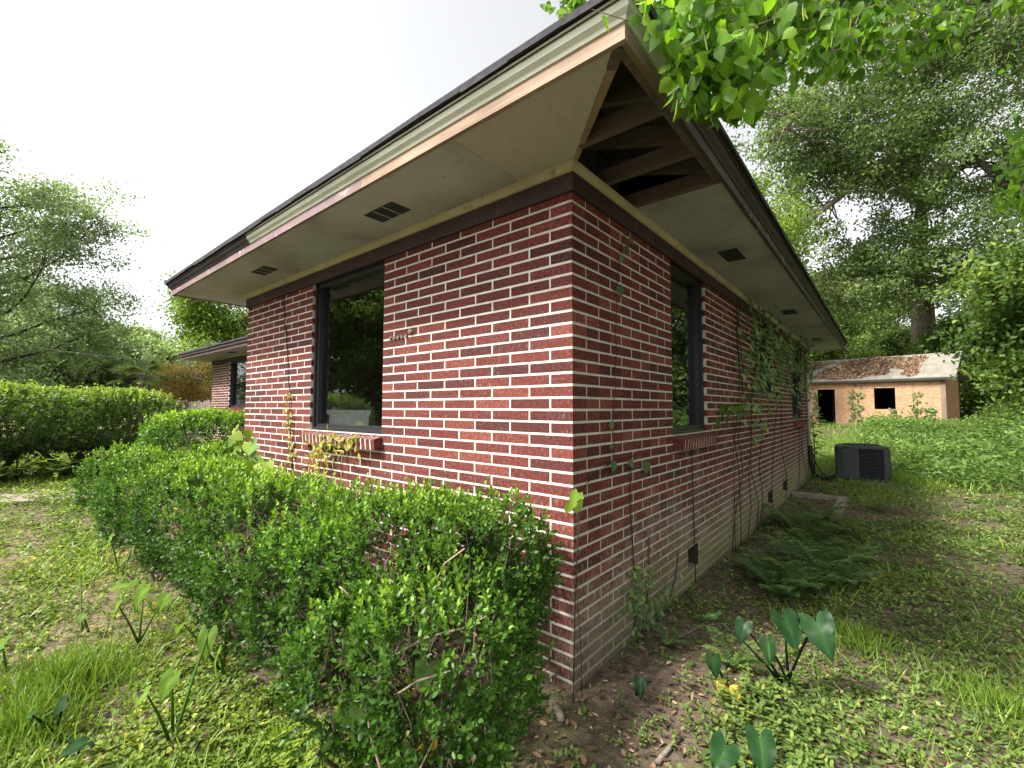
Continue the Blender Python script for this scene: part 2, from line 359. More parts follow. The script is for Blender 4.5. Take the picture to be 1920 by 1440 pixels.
def np_mesh(name, V, F, rnd=None, smooth=False):
    me = bpy.data.meshes.new(name)
    nF = len(F); k = F.shape[1]
    me.vertices.add(len(V)); me.vertices.foreach_set('co', V.astype(np.float32).ravel())
    me.loops.add(nF*k); me.loops.foreach_set('vertex_index', F.astype(np.int32).ravel())
    me.polygons.add(nF); me.polygons.foreach_set('loop_start', np.arange(0, nF*k, k, dtype=np.int32))
    me.polygons.foreach_set('loop_total', np.full(nF, k, np.int32))
    if smooth: me.polygons.foreach_set('use_smooth', np.ones(nF, bool))
    if rnd is not None:
        a = me.attributes.new('rnd', 'FLOAT', 'POINT'); a.data.foreach_set('value', rnd.astype(np.float32))
    me.update(calc_edges=True); return me
def leaf_arrays(P, A, N, L, W, rnd, shape='rh'):
    T, tri = TPL[shape]; n = len(P); k = len(T)
    A = _unit(A); S = _unit(np.cross(A, N)); N2 = np.cross(S, A)
    L = np.broadcast_to(np.asarray(L, float), (n,)); W = np.broadcast_to(np.asarray(W, float), (n,))
    V = (P[:, None, :] + A[:, None, :]*(T[None, :, 0, None]*L[:, None, None]) + S[:, None, :]*(T[None, :, 1, None]*W[:, None, None])
         + N2[:, None, :]*(T[None, :, 2, None]*(L if shape == 'blade' else W)[:, None, None]))
    F = np.array(tri)[None]+(np.arange(n)*k)[:, None, None]
    return V.reshape(-1, 3), F.reshape(-1, 3), np.repeat(np.clip(rnd, 0, 1), k)
def leaf_mesh(name, sets):
    Vs, Fs, Rs, o = [], [], [], 0
    for s in sets:
        V, F, r = leaf_arrays(*s); Vs.append(V); Fs.append(F+o); Rs.append(r); o += len(V)
    return np_mesh(name, np.concatenate(Vs), np.concatenate(Fs), np.concatenate(Rs))
def lump(P, k, seed, n=7):
    r = np.random.RandomState(seed); K = r.normal(size=(n, P.shape[1]))*k; ph = r.uniform(0, 6.28, n)
    return np.sin(P@K.T+ph).sum(1)/n*1.6
def copy_tree(o, parent=None):
    c = o.copy(); COL.objects.link(c)
    if parent is not None: c.parent = parent
    for ch in list(o.children): copy_tree(ch, c)
    return c
# ================================================================== ground
def gz(x, y):
    x = np.asarray(x, float); y = np.asarray(y, float)
    t = np.clip((y-11)/16, 0, 1); t = t*t*(3-2*t)
    z = -.055+.50*t*np.clip((x+9)/6, 0, 1)
    P = np.stack([x, y], -1).reshape(-1, 2)
    n = lump(P, 1.7, 3).reshape(x.shape)*.018+lump(P, 6.0, 4).reshape(x.shape)*.008
    d = np.hypot(x-CAM[0], y-CAM[1])
    far = np.clip((d-6)/30, 0, 1)
    return z+n*(1-.3*far)+lump(P, .06, 9).reshape(x.shape)*.5*np.clip((d-40)/40, 0, 1)
def gz1(x, y): return float(gz(np.array([x]), np.array([y]))[0])
def build_ground():
    n = 260; t = np.linspace(-1, 1, n); s = np.sinh(t*6.2)/math.sinh(6.2)*400
    X, Y = np.meshgrid(s-0.5, s+0.5, indexing='ij'); Z = gz(X, Y)
    V = np.stack([X, Y, Z], -1).reshape(-1, 3)
    i = np.arange(n-1)[:, None]*n+np.arange(n-1)[None]; i = i.ravel()
    F = np.stack([i, i+n, i+n+1, i+1], -1)
    o = link('ground', np_mesh('ground', V, F, None, True), MT['ground'])
    tag(o, 'bare brown yard soil with tan worn patches around the house', 'ground', kind='structure')
build_ground()

# ================================================================== brick house
house = empty('brick_house', (0, 0, 0), 'low red brick house with white mortar joints, wide eaves and dark windows', 'house')
J = lambda k: (38-k)*BRH
WX = -15.5*BRL                       # left end of the front wall
WY = 9.5                              # far end of the side wall
TOPZ = 2.72
BOT = -0.30
FWIN = (-10.02*BRL, -5.975*BRL, J(20), 2.645)                      # x0 x1 z0 z1
SWIN = (4.975*BRL, 7.965*BRL, J(20), 2.645)                        # y0 y1 z0 z1
SWIN2 = (15.98*BRL, 18.99*BRL, J(14), 2.645)
SWIN3 = (25.0*BRL, 28.8*BRL, J(20), 2.645)
CV = [(5.98*BRL, 6.98*BRL, J(37), J(34)), (17.0*BRL, 18.3*BRL, J(37), J(34)), (21.0*BRL, 22.6*BRL, J(37), J(34))]
PROUD = 0.0018
def slab(name, u0, u1, z0, z1, holes, conv, thick, parent):
    """mortar backing of a wall: rectangular cells round the openings, no inner faces"""
    us = sorted({u0, u1, *[h[0] for h in holes], *[h[1] for h in holes]}); zs = sorted({z0, z1, *[h[2] for h in holes], *[h[3] for h in holes]})
    us = [u for u in us if u0 <= u <= u1]; zs = [z for z in zs if z0 <= z <= z1]
    full = lambda i, j: 0 <= i < len(us)-1 and 0 <= j < len(zs)-1 and not any(h[0]-1e-6 <= us[i] and us[i+1] <= h[1]+1e-6 and h[2]-1e-6 <= zs[j] and zs[j+1] <= h[3]+1e-6 for h in holes)
    m = MB()
    for i in range(len(us)-1):
        for j in range(len(zs)-1):
            if not full(i, j): continue
            a, b, c, d = us[i], us[i+1], zs[j], zs[j+1]
            for dep in (0, thick): m.add([conv(a, dep, c), conv(b, dep, c), conv(b, dep, d), conv(a, dep, d)], [(0, 1, 2, 3)])
            for (ni, nj, e) in ((i-1, j, ((a, c), (a, d))), (i+1, j, ((b, c), (b, d))), (i, j-1, ((a, c), (b, c))), (i, j+1, ((a, d), (b, d)))):
                if not full(ni, nj):
                    (p, q), (r, s_) = e
                    m.add([conv(p, 0, q), conv(r, 0, s_), conv(r, thick, s_), conv(p, thick, q)], [(0, 1, 2, 3)])
    return m.build(name, MT['mortar'], parent)
cf = lambda u, dep, z: (u, PROUD+dep, z)             # front wall, outside face at y=0
cs = lambda u, dep, z: (-PROUD-dep, u, z)            # side wall, outside face at x=0
front_wall = slab('front_wall', WX+PROUD, -PROUD, BOT, TOPZ, [FWIN], cf, .19, house)
side_wall = slab('side_wall', PROUD+.191, WY, BOT, TOPZ, [SWIN, SWIN2, SWIN3]+CV, cs, .19, house)
bx('left_wall', MT['mortar'], house, WX+PROUD, WX+.2, .198, WY, BOT, TOPZ)
bx('back_wall', MT['mortar'], house, WX+.202, -.2, WY-.2, WY-.002, BOT, TOPZ)
bx('interior_floor', MT['interior'], house, WX+.203, -.2, .2, WY-.203, .2, .3)
bx('ceiling', MT['interior'], house, WX+.05, -.05, .05, WY-.05, TOPZ+.002, TOPZ+.03)
bx('interior_partition', MT['interior'], house, WX+.204, -.202, 3.6, 3.7, .302, TOPZ-.01)

# ---- bricks
BMESH = {}
def brick_mesh(l, h, d=.05, c=.0022):
    """brick along +u (0..l), depth along +w (0..d), front face at w=0 with chamfered arris"""
    key = (round(l, 3), round(h, 3), round(d, 3))
    if key in BMESH: return BMESH[key]
    V = [(c, 0, c), (l-c, 0, c), (l-c, 0, h-c), (c, 0, h-c), (0, c, 0), (l, c, 0), (l, c, h), (0, c, h), (0, d, 0), (l, d, 0), (l, d, h), (0, d, h)]
    F = [(0, 1, 2, 3), (4, 5, 1, 0), (5, 6, 2, 1), (6, 7, 3, 2), (7, 4, 0, 3), (8, 9, 5, 4), (9, 10, 6, 5), (10, 11, 7, 6), (11, 8, 4, 7)]
    BMESH[key] = (V, F); return BMESH[key]
def corner_mesh(lx, ly, h, c=.003):
    V = []
    for z, k in ((0, c), (c, 0), (h-c, 0), (h, c)):
        V += [(-lx, k, z), (-k, k, z), (-k, ly, z), (-lx, ly, z)]
    F = [(0, 3, 2, 1), (12, 13, 14, 15)]
    for r in range(3):
        for i in range(4): F.append((r*4+i, r*4+(i+1) % 4, r*4+4+(i+1) % 4, r*4+4+i))
    return V, F
def cut(a, b, holes, z0, z1):
    seg = [(a, b)]
    for h in holes:
        if h[3] <= z0+.02 or h[2] >= z1-.02: continue
        h = (h[0]+.004, h[1]-.004, h[2], h[3])
        ns = []
        for p, q in seg:
            if h[1] <= p or h[0] >= q: ns.append((p, q)); continue
            if h[0]-p > .03: ns.append((p, h[0]))
            if q-h[1] > .03: ns.append((h[1], q))
        seg = ns
    return seg
rb = random.Random(5)
PIECES = []                           # (wall, u0, u1, z0, h, proud)
NB = 42
for k in range(-2, NB-2):             # course k lies between joint k and k+1
    z1 = J(k)-JT/2; z0 = J(k+1)+JT/2
    if z0 > 2.66: continue
    even = k % 2 == 0
    # corner brick
    PIECES.append(('corner', .5*BRL-JT/2 if even else BRL-JT/2, BRL-JT/2 if even else .5*BRL-JT/2, z0, z1-z0, 0))
    u = .5 if even else 1.0
    while u < 15.45:
        a, b = u, min(u+1, 15.5)
        lo = -b*BRL+JT/2 if b < 15.5 else WX; hi = -a*BRL-JT/2
        for p, q in cut(lo, hi, [FWIN], z0, z1): PIECES.append(('front', p, q, z0, z1-z0, rb.gauss(0, .0005)))
        u += 1
    v = 1.0 if even else .5
    while v*BRL < WY-.05:
        lo = v*BRL+JT/2; hi = min((v+1)*BRL-JT/2, WY)
        for p, q in cut(lo, hi, [SWIN, SWIN2, SWIN3]+CV, z0, z1): PIECES.append(('side', p, q, z0, z1-z0, rb.gauss(0, .0005)))
        v += 1
def pieceverts(pc):
    w_, a, b, z0, h, pr = pc
    if w_ == 'corner':
        V, F = corner_mesh(a, b, h); off = np.array([0, 0, z0]); return V, F, off, None
    V, F = brick_mesh(b-a, h)
    if w_ == 'front': return [(x, y, z) for x, y, z in V], F, np.array([a, -pr, z0]), 'f'
    return [(-y, x, z) for x, y, z in V], F, np.array([pr, a, z0]), 's'
def parea(pc):
    V, F, off, _ = pieceverts(pc); P = np.array(V)+off-CAM; d = P@FW
    if (d < .1).any(): return 0
    x = P@RT/d; y = P@UP/d
    if x.min() > 1.14 or x.max() < -1.14 or y.min() > .86 or y.max() < -.86: return 0
    return (x.max()-x.min())*(y.max()-y.min())
def hidden(pc):                                           # behind the near clipped shrubs
    w_, a, b, z0, h, pr = pc
    return z0 < -.06 or (w_ == 'front' and z0+h < .82) or (w_ == 'side' and a > 4.0)
order = sorted(PIECES, key=lambda p: -parea(p)*(0.02 if hidden(p) else 1))
SHARED = {}
rest = {'front': MB(), 'side': MB()}
for i, pc in enumerate(order):
    V, F, off, t = pieceverts(pc)
    wall = side_wall if pc[0] == 'side' else front_wall
    if i < 300:
        key = (pc[0], round(pc[1], 3) if pc[0] == 'corner' else round(pc[2]-pc[1], 3), round(pc[4], 3))
        if key not in SHARED:
            me = bpy.data.meshes.new('brick'); me.from_pydata(V, [], F); me.update(); me.materials.append(MT['brick']); SHARED[key] = me
        o = bpy.data.objects.new('brick', SHARED[key]); COL.objects.link(o); o.parent = wall; o.location = off
    else:
        rest['side' if pc[0] == 'side' else 'front'].add([np.array(q)+off for q in V], F)
for kx, wall in (('front', front_wall), ('side', side_wall)):
    tag(rest[kx].build('brickwork', MT['brick'], wall), kind='stuff')

# ---- sills of rowlock bricks
def sill(u0, u1, wall, conv):
    n = int(round((u1-u0)/.0665)); st = (u1-u0)/n
    bed = MB()
    def tr(u, out, z): return conv(u, -out-PROUD, z)
    prof = [(-.02, J(20)-.012), (.078, J(20)-.034), (.070, J(20)-.118), (-.02, J(20)-.118)]
    bed.prism([tr(u0+.014, o-.0012, z-.0012 if z > J(20)-.1 else z+.0012) for o, z in prof], np.array(tr(u1-.014, 0, 0))-np.array(tr(u0+.014, 0, 0)))
    s_ = bed.build('window_sill', MT['mortar'], wall)
    for i in range(n):
        m = MB(); a = u0+i*st+.0075; b = u0+(i+1)*st-.0075; dj = rb.gauss(0, .0003)
        m.prism([tr(a, o+dj, z) for o, z in prof], np.array(tr(b, 0, 0))-np.array(tr(a, 0, 0))); m.build('brick', MT['rowlock'], s_)
sill(FWIN[0]-.045, FWIN[1]+.02, house, cf)
sill(SWIN[0]-.01, SWIN[1]+.06, house, cs)
sill(SWIN3[0]-.01, SWIN3[1]+.06, house, cs)

# ---- windows
def window(win, conv, parent, mull=False):
    u0, u1, z0, z1 = win; root = None
    fr = MB(); W = .05
    def bar(a, b, c, d, y0, y1):
        p = [conv(a, y0, c), conv(b, y0, c), conv(b, y0, d), conv(a, y0, d)]
        fr.prism(p, np.array(conv(a, y1, c))-np.array(conv(a, y0, c)))
    e = .006
    for (y0, y1, ww) in ((.022, .085, .030), (.045, .120, .058)):
        bar(u0+e, u0+ww, z0+e, z1, y0, y1); bar(u1-ww, u1-e, z0+e, z1, y0, y1)
        bar(u0+ww, u1-ww, z0+e, z0+ww, y0+.001, y1); bar(u0+ww, u1-ww, z1-ww, z1, y0+.001, y1)
    root = fr.build('window', MT['bronze'], parent)
    g = MB(); q = [conv(u0+.05, .088, z0+.05), conv(u1-.05, .088, z0+.05), conv(u1-.05, .088, z1-.05), conv(u0+.05, .088, z1-.05)]
    g.add(q, [(0, 1, 2, 3)]); g.build('pane', MT['glass'], root)
    st = MB(); yy0, yy1 = .205, .30
    st.prism([conv(u0-.05, .124, z0-.03), conv(u1+.05, .124, z0-.03), conv(u1+.05, .124, z0+.004), conv(u0-.05, .124, z0+.004)], np.array(conv(0, .36, 0))-np.array(conv(0, .124, 0)))
    st.build('inner_ledge', MT['interior'], root)
    return root
for wn_, cv_ in ((FWIN, cf), (SWIN, cs), (SWIN2, cs), (SWIN3, cs)): window(wn_, cv_, house)
# basin standing on the ledge inside the front window
wb = MB(); x0, x1, z0 = FWIN[0]+.09, FWIN[1]-.38, FWIN[2]+.005
wb.prism([(x0, .145, z0), (x0+.02, .14, z0+.135), (x0-.02, .13, z0+.15), (x0-.02, .13, z0+.185), (x1+.02, .13, z0+.185), (x1+.02, .13, z0+.15), (x1-.02, .14, z0+.135), (x1-.04, .145, z0)], (0, .17, 0))
tag(wb.build('basin', MT['white'], None), 'white enamel basin on the ledge inside the front window', 'basin')

# ---- crawl space vents
for a, b, c, d in CV:
    m = MB(); m.box(-.16, -.15, a-.02, b+.02, c-.02, d+.02); v_ = m.build('crawl_vent', MT['black'], side_wall)  # near-black back plate stands for the unlit crawl space
    m = MB(); m.box(-.15, -.012, b-.012, b-.003, c+.003, d-.003); m.build('shade_lining', MT['vinestem'], v_); m = MB(); m.box(-.15, -.012, a+.003, b-.013, c+.002, c+.006); m.build('shade_lining', MT['stone'], v_)  # dark strips added over the pale opening sides to read as shade

# ---- frieze, trim, soffit
SZ = 2.772; FZ0 = 2.619; OV = .588; LX = -5.2; FY = 10.42
bx('frieze_board', MT['frieze'], house, WX-.02, .020, -.020, .004, FZ0, SZ-.004)
bx('frieze_board', MT['frieze'], house, -.004, .0205, .0045, WY+.02, FZ0, SZ-.004)
bx('frieze_board', MT['frieze'], house, WX-.021, WX, .005, WY, FZ0, SZ-.004)
def trim(a, b):
    m = MB(); a = np.array(a); b = np.array(b)
    return m, a, b
m = MB(); m.prism([(WX-.02, -.0205, SZ-.048), (WX-.02, -.034, SZ-.044), (WX-.02, -.045, SZ-.022), (WX-.02, -.048, SZ-.001), (WX-.02, -.0205, SZ-.001)], (-WX+.02+.021, 0, 0)); m.build('cornice_trim', MT['trim'], house)
m = MB(); m.prism([(.0210, -.047, SZ-.048), (.034, -.047, SZ-.044), (.045, -.047, SZ-.022), (.048, -.047, SZ-.001), (.0210, -.047, SZ-.001)], (0, WY+.05, 0)); m.build('cornice_trim', MT['trim'], house)
def panel(poly, mat, z=SZ, t=.008, name='soffit_panel'):
    m = MB(); m.prism([(x, y, z) for x, y in poly], (0, 0, t)); return m.build(name, mat, house)
panel([(LX, -OV), (-.336, -OV), (-.336, .03), (LX, .03)], MT['soffit'])
panel([(-.333, -OV), (OV-.03, -OV), (-.004, .0), (-.333, .03)], MT['newsoffit'])
panel([(-.02, .735), (OV, .735), (OV, 3.3), (-.02, 3.3)], MT['soffit'])
panel([(-.02, 3.303), (OV, 3.303), (OV, 6.9), (-.02, 6.9)], MT['soffit'])
panel([(-.02, 6.903), (OV, 6.903), (OV, FY), (-.02, FY)], MT['soffit'])
panel([(LX, .033), (WX, .033), (WX, FY), (LX, FY)], MT['soffit'])
panel([(WX+.003, WY), (-.023, WY), (-.023, FY), (WX+.003, FY)], MT['soffit'])
def vent(cx, cy, lx, ly):
    m = MB(); m.box(cx-lx/2, cx+lx/2, cy-ly/2, cy+ly/2, SZ-.0035, SZ+.004); v_ = m.build('soffit_vent', MT['ventmetal'], house)
    n = 2
    for i in range(n):
        m = MB()
        if lx > ly: xx = cx-lx/2+lx*(i+1)/(n+1); m.box(xx-.0035, xx+.0035, cy-ly/2+.004, cy+ly/2-.004, SZ-.006, SZ-.0032)
        else: yy = cy-ly/2+ly*(i+1)/(n+1); m.box(cx-lx/2+.004, cx+lx/2-.004, yy-.0035, yy+.0035, SZ-.006, SZ-.0032)
        m.build('vent_bar', MT['pipe'] if lx > ly else MT['steeldark'], v_)
vent(-1.30, -.297, .325, .155); vent(-3.35, -.293, .32, .135)
vent(.296, 2.14, .155, .34); vent(.30, 5.15, .16, .34); vent(.30, 8.3, .16, .34)

# ---- fascia, crown moulding, roof
FB, FT = SZ-.010, SZ+.10
def fascia(a, b, horizontal, mat, name='fascia_board'):
    m = MB()
    if horizontal: m.box(a, b, -OV-.022, -OV+.001, FB, FT)
    else: m.box(OV-.001, OV+.022, a, b, FB, FT)
    return m.build(name, mat, house)
fascia(LX-.02, -1.118, True, MT['mauve']); fascia(-1.116, OV+.0225, True, MT['rawwood_x'])
fascia(-OV+.0015, -.09, False, MT['rawwood_y']); fascia(-.088, FY+.02, False, MT['peelwhite'])
PRO = [(.0225, .050), (.030, .052), (.036, .066), (.052, .082), (.060, .108), (.066, .112), (.066, .122), (.0225, .122)]    # out, up from SZ
def crown(a, b, horizontal, mat, mitre_a=0, mitre_b=0):
    n = len(PRO); m = MB(); V = []
    for e, mt_ in ((a, mitre_a), (b, mitre_b)):
        for o, z in PRO:
            sh = mt_*o
            V.append((e+sh, -OV-o, SZ+z) if horizontal else (OV+o, e+sh, SZ+z))
    F = [tuple(range(n)), tuple(range(2*n-1, n-1, -1))]+[(i, i+n, (i+1) % n+n, (i+1) % n) for i in range(n)]
    m.add(V, F); return m.build('crown_moulding', mat, house)
crown(LX-.0, -2.822, True, MT['crown_old'], -1, 0); crown(-2.820, OV, True, MT['crown_new'], 0, 1)
crown(-OV-.001, -.03, False, MT['crown_new'], -1, .3); crown(-.026, FY, False, MT['crown_old'], .3, 1)
# far and left eaves
m = MB(); m.box(LX-.022, LX, -OV+.001, FY, FB, FT); m.build('fascia_board', MT['mauve'], house)
m = MB(); m.box(LX-.02, OV, FY, FY+.022, FB, FT); m.build('fascia_board', MT['mauve'], house)
PIT = .34
def hip_roof(x0, x1, y0, y1, ze, t, mat, name, parent, jag=True):
    """hipped roof sheet of thickness t; eave edge broken into uneven shingle tabs"""
    hw = min(x1-x0, y1-y0)/2; zr = ze+hw*PIT
    if y1-y0 > x1-x0: R1, R2 = ((x0+x1)/2, y0+hw, zr), ((x0+x1)/2, y1-hw, zr)
    else: R1, R2 = (x0+hw, (y0+y1)/2, zr), (x1-hw, (y0+y1)/2, zr)
    c = [(x0, y0, ze), (x1, y0, ze), (x1, y1, ze), (x0, y1, ze)]
    m = MB(); rj = random.Random(3)
    ridge = {0: (R1,), 1: (R1, R2)[::-1], 2: (R2,), 3: (R1, R2)} if y1-y0 > x1-x0 else {0: (R2, R1), 1: (R2,), 2: (R1, R2), 3: (R1,)}
    if y1-y0 > x1-x0: ridge[1] = (R2, R1)
    for i in range(4):
        a = np.array(c[i]); b = np.array(c[(i+1) % 4]); n = int(np.linalg.norm(b-a)/.28) if jag else 1
        top = [a+(b-a)*k/n+np.array([0, 0, rj.uniform(-.004, .007)]) for k in range(n+1)]
        rd = [np.array(r) for r in ridge[i]]
        poly = top+rd
        m.add(poly, [tuple(range(len(poly)))])
        for k in range(n):
            dd = rj.uniform(-.004, .006); q = [top[k], top[k+1], top[k+1]-np.array([0, 0, t+dd]), top[k]-np.array([0, 0, t+dd])]
            m.add(q, [(0, 3, 2, 1)])
        und = [q-np.array([0, 0, t*1.0]) for q in (a, b)]+[q-np.array([0, 0, t]) for q in rd]
        m.add(und, [tuple(range(len(und)))[::-1]])
    return m.build(name, mat, parent)
RE = OV+.085
roof = hip_roof(LX-.075, RE, -RE, FY+.085, SZ+.153, .03, MT['shingle'], 'roof', house)
dk = hip_roof(LX-.06, RE-.02, -RE+.02, FY+.07, SZ+.122, .016, MT['deck'], 'roof_deck', house, False)
# exposed framing in the open corner of the eave
def bar(name, a, b, w_, h_, mat): MB().beam(a, b, w_, h_).build(name, mat, house)
bar('hip_rafter', (-.25, .25, SZ+.055+.105), (OV-.01, -OV+.01, SZ+.055-.01), .045, .11, MT['rafter'])
bar('soffit_nailer', (.012, -.012, SZ+.022), (OV-.02, -OV+.02, SZ+.022), .05, .04, MT['rawwood_x'])
for yv in (-.11, .325, .715):
    x0 = .12 if yv < 0 else -.03
    bar('lookout', (x0, yv, SZ+.045), (OV-.002, yv, SZ+.045), .04, .088, MT['rafter'])
for yv in (-.155, .28, .67):
    bar('jack_rafter', (-.6, yv, SZ+.165+.30), (OV-.003, yv, SZ+.085), .04, .10, MT['rafter'])
bar('wall_plate', (-.03, .02, SZ+.02), (-.03, .75, SZ+.02), .05, .04, MT['rafter'])
bx('sub_fascia', MT['rafter'], house, OV-.04, OV-.003, -OV+.02, .75, SZ+.002, SZ+.098)
bx('blocking_board', MT['deck'], house, -.1, -.08, .02, .74, SZ+.03, SZ+.30)
# peeling strip of old paint hanging under the side fascia
rp = random.Random(8)
for i in range(0):
    y0 = .05+9*rp.random()**1.8
    l = rp.uniform(.03, .22); m = MB(); d = rp.uniform(.002, .012)
    m.add([(OV-.004, y0, FB-.001), (OV+.012, y0, FB-.0012), (OV+.012, y0+l, FB-.0012), (OV-.004, y0+l*.8, FB-.001), (OV-.012, y0+l*.5, FB-d), (OV+.004, y0+l*.4, FB-d*.8)],
          [(0, 1, 2, 3), (0, 3, 4), (1, 5, 2)]); m.build('paint_flake', MT['white'], house)

# ---- service pipe at the far end
m = MB(); m.tube([(.04, 9.12, .62), (.04, 9.12, 2.60)], .028, 8); m.build('conduit', MT['pipe'], house, True)
m = MB(); m.tube([(.05, 9.13, .66), (.055, 9.13, .30), (.10, 9.16, .06), (.25, 9.24, -.01), (.45, 9.36, .03)], .045, 8); m.build('insulated_pipe', MT['blackpipe'], house, True)
m = MB(); m.tube([(.06, 9.10, .66), (.13, 9.12, .32), (.24, 9.18, .1), (.34, 9.24, 0.0)], .012, 6); m.build('cable', MT['blackpipe'], house, True)

# ---- mud nests on the front wall
mn = MB(); rn = random.Random(2)
for i, (px, py) in enumerate(((734, 634), (741, 634), (748, 633), (755, 632), (763, 630), (772, 622))):
    p = ony(px, py); r_ = .016 if i < 5 else .026
    nv = []
    for a in range(6):
        th = a*math.pi/3
        for ph, rr in ((0, 1), (.6, .8)): nv.append((p[0]+r_*rr*math.cos(th)*rn.uniform(.8, 1.2), -.004-ph*r_, p[2]+r_*rr*math.sin(th)*rn.uniform(.8, 1.2)))
    nv.append((p[0], -r_*.95, p[2]))
    mn.add(nv, [f for a in range(6) for f in ((a*2, (a*2+2) % 12, (a*2+3) % 12, a*2+1), (a*2+1, (a*2+3) % 12, 12))])
tag(mn.build('mud_nest', MT['stone'], None), 'row of small grey mud wasp nests stuck on the brick right of the front window', 'nest')

# ================================================================== rear wing of the house
wing = empty('brick_wing', (-9.0, 2.2, 0), 'far low brick wing with its own eave, behind the round shrub', 'house')
def wl(v): return v
WX0, WY0 = -13.3+9.0, 0.0
WW = (-11.95+9, -10.75+9, J(17), 2.645)
cw = lambda u, dep, z: (u, PROUD+dep, z)
ww_ = slab('wall', WX0+PROUD, 4.4, BOT, TOPZ, [WW], cw, .19, wing)
bx('end_wall', MT['mortar'], wing, WX0+PROUD, WX0+.2, .198, 5.8, BOT, TOPZ)
bx('floor', MT['interior'], wing, WX0+.202, 4.4, .2, 5.8, .2, .3); bx('ceiling', MT['interior'], wing, WX0+.05, 4.4, .05, 5.8, TOPZ+.002, TOPZ+.03)
bx('back_wall', MT['mortar'], wing, WX0+.203, 4.4, 5.6, 5.798, BOT, TOPZ)
wm = MB()
for k in range(-1, 38):
    z1 = J(k)-JT/2; z0 = J(k+1)+JT/2
    u = WX0+(-.5 if k % 2 else 0)*BRL
    while u < 4.4:
        lo, hi = max(u+JT/2, WX0), min(u+BRL-JT/2, 4.4)
        if hi-lo > .02:
            for p, q in cut(lo, hi, [WW], z0, z1):
                V, F = brick_mesh(q-p, z1-z0); wm.add([np.array(t_)+np.array([p, 0, z0]) for t_ in V], F)
        u += BRL
tag(wm.build('brickwork', MT['brick'], ww_), kind='stuff')
window(WW, cw, wing)
s_ = MB(); s_.box(WW[0]-.03, WW[1]+.03, -.06, .01, WW[2]-.11, WW[2]); sl_ = s_.build('window_sill', MT['mortar'], wing)
for i in range(18):
    a = WW[0]-.026+i*.0695; bx('brick', MT['rowlock'], sl_, a, a+.058, -.066, .0, WW[2]-.105, WW[2]+.003)
bx('frieze_board', MT['frieze'], wing, WX0-.02, 4.4, -.02, .004, FZ0, SZ-.004)
bx('cornice_trim', MT['trim'], wing, WX0-.02, 4.4, -.045, -.0205, SZ-.045, SZ-.001)
m = MB(); m.box(WX0-.58, 4.4, -OV, .03, SZ, SZ+.008); m.build('soffit_panel', MT['soffit'], wing)
m = MB(); m.box(WX0-.58, WX0, .033, 6.3, SZ, SZ+.008); m.build('soffit_panel', MT['soffit'], wing)
bx('soffit_vent', MT['ventmetal'], wing, -2.1, -1.78, -.37, -.22, SZ-.0035, SZ+.004)
bx('fascia_board', MT['mauve'], wing, WX0-.60, 4.4, -OV-.022, -OV+.001, FB, FT)
bx('fascia_board', MT['mauve'], wing, WX0-.602, WX0-.58, -OV+.002, 6.3, FB, FT)
bx('crown_moulding', MT['crown_old'], wing, WX0-.64, 4.4, -OV-.062, -OV-.0225, SZ+.05, SZ+.122)
hip_roof(WX0-.68, 9.0, -RE, 6.4, SZ+.153, .032, MT['shingle'], 'roof', wing)
# loose wire hanging from the wing eave
m = MB(); q = lambda px, py: tuple(ony(px, py, 1.63)-np.array([-9.0, 2.2, 0]))
m.tube([q(350, 677), q(358, 685), q(358, 696), q(353, 701), q(363, 707), q(380, 712)], .012, 5); m.tube([q(352, 679), q(364, 692), q(381, 712)], .012, 5)
m.build('loose_wire', MT['blackpipe'], wing, True)
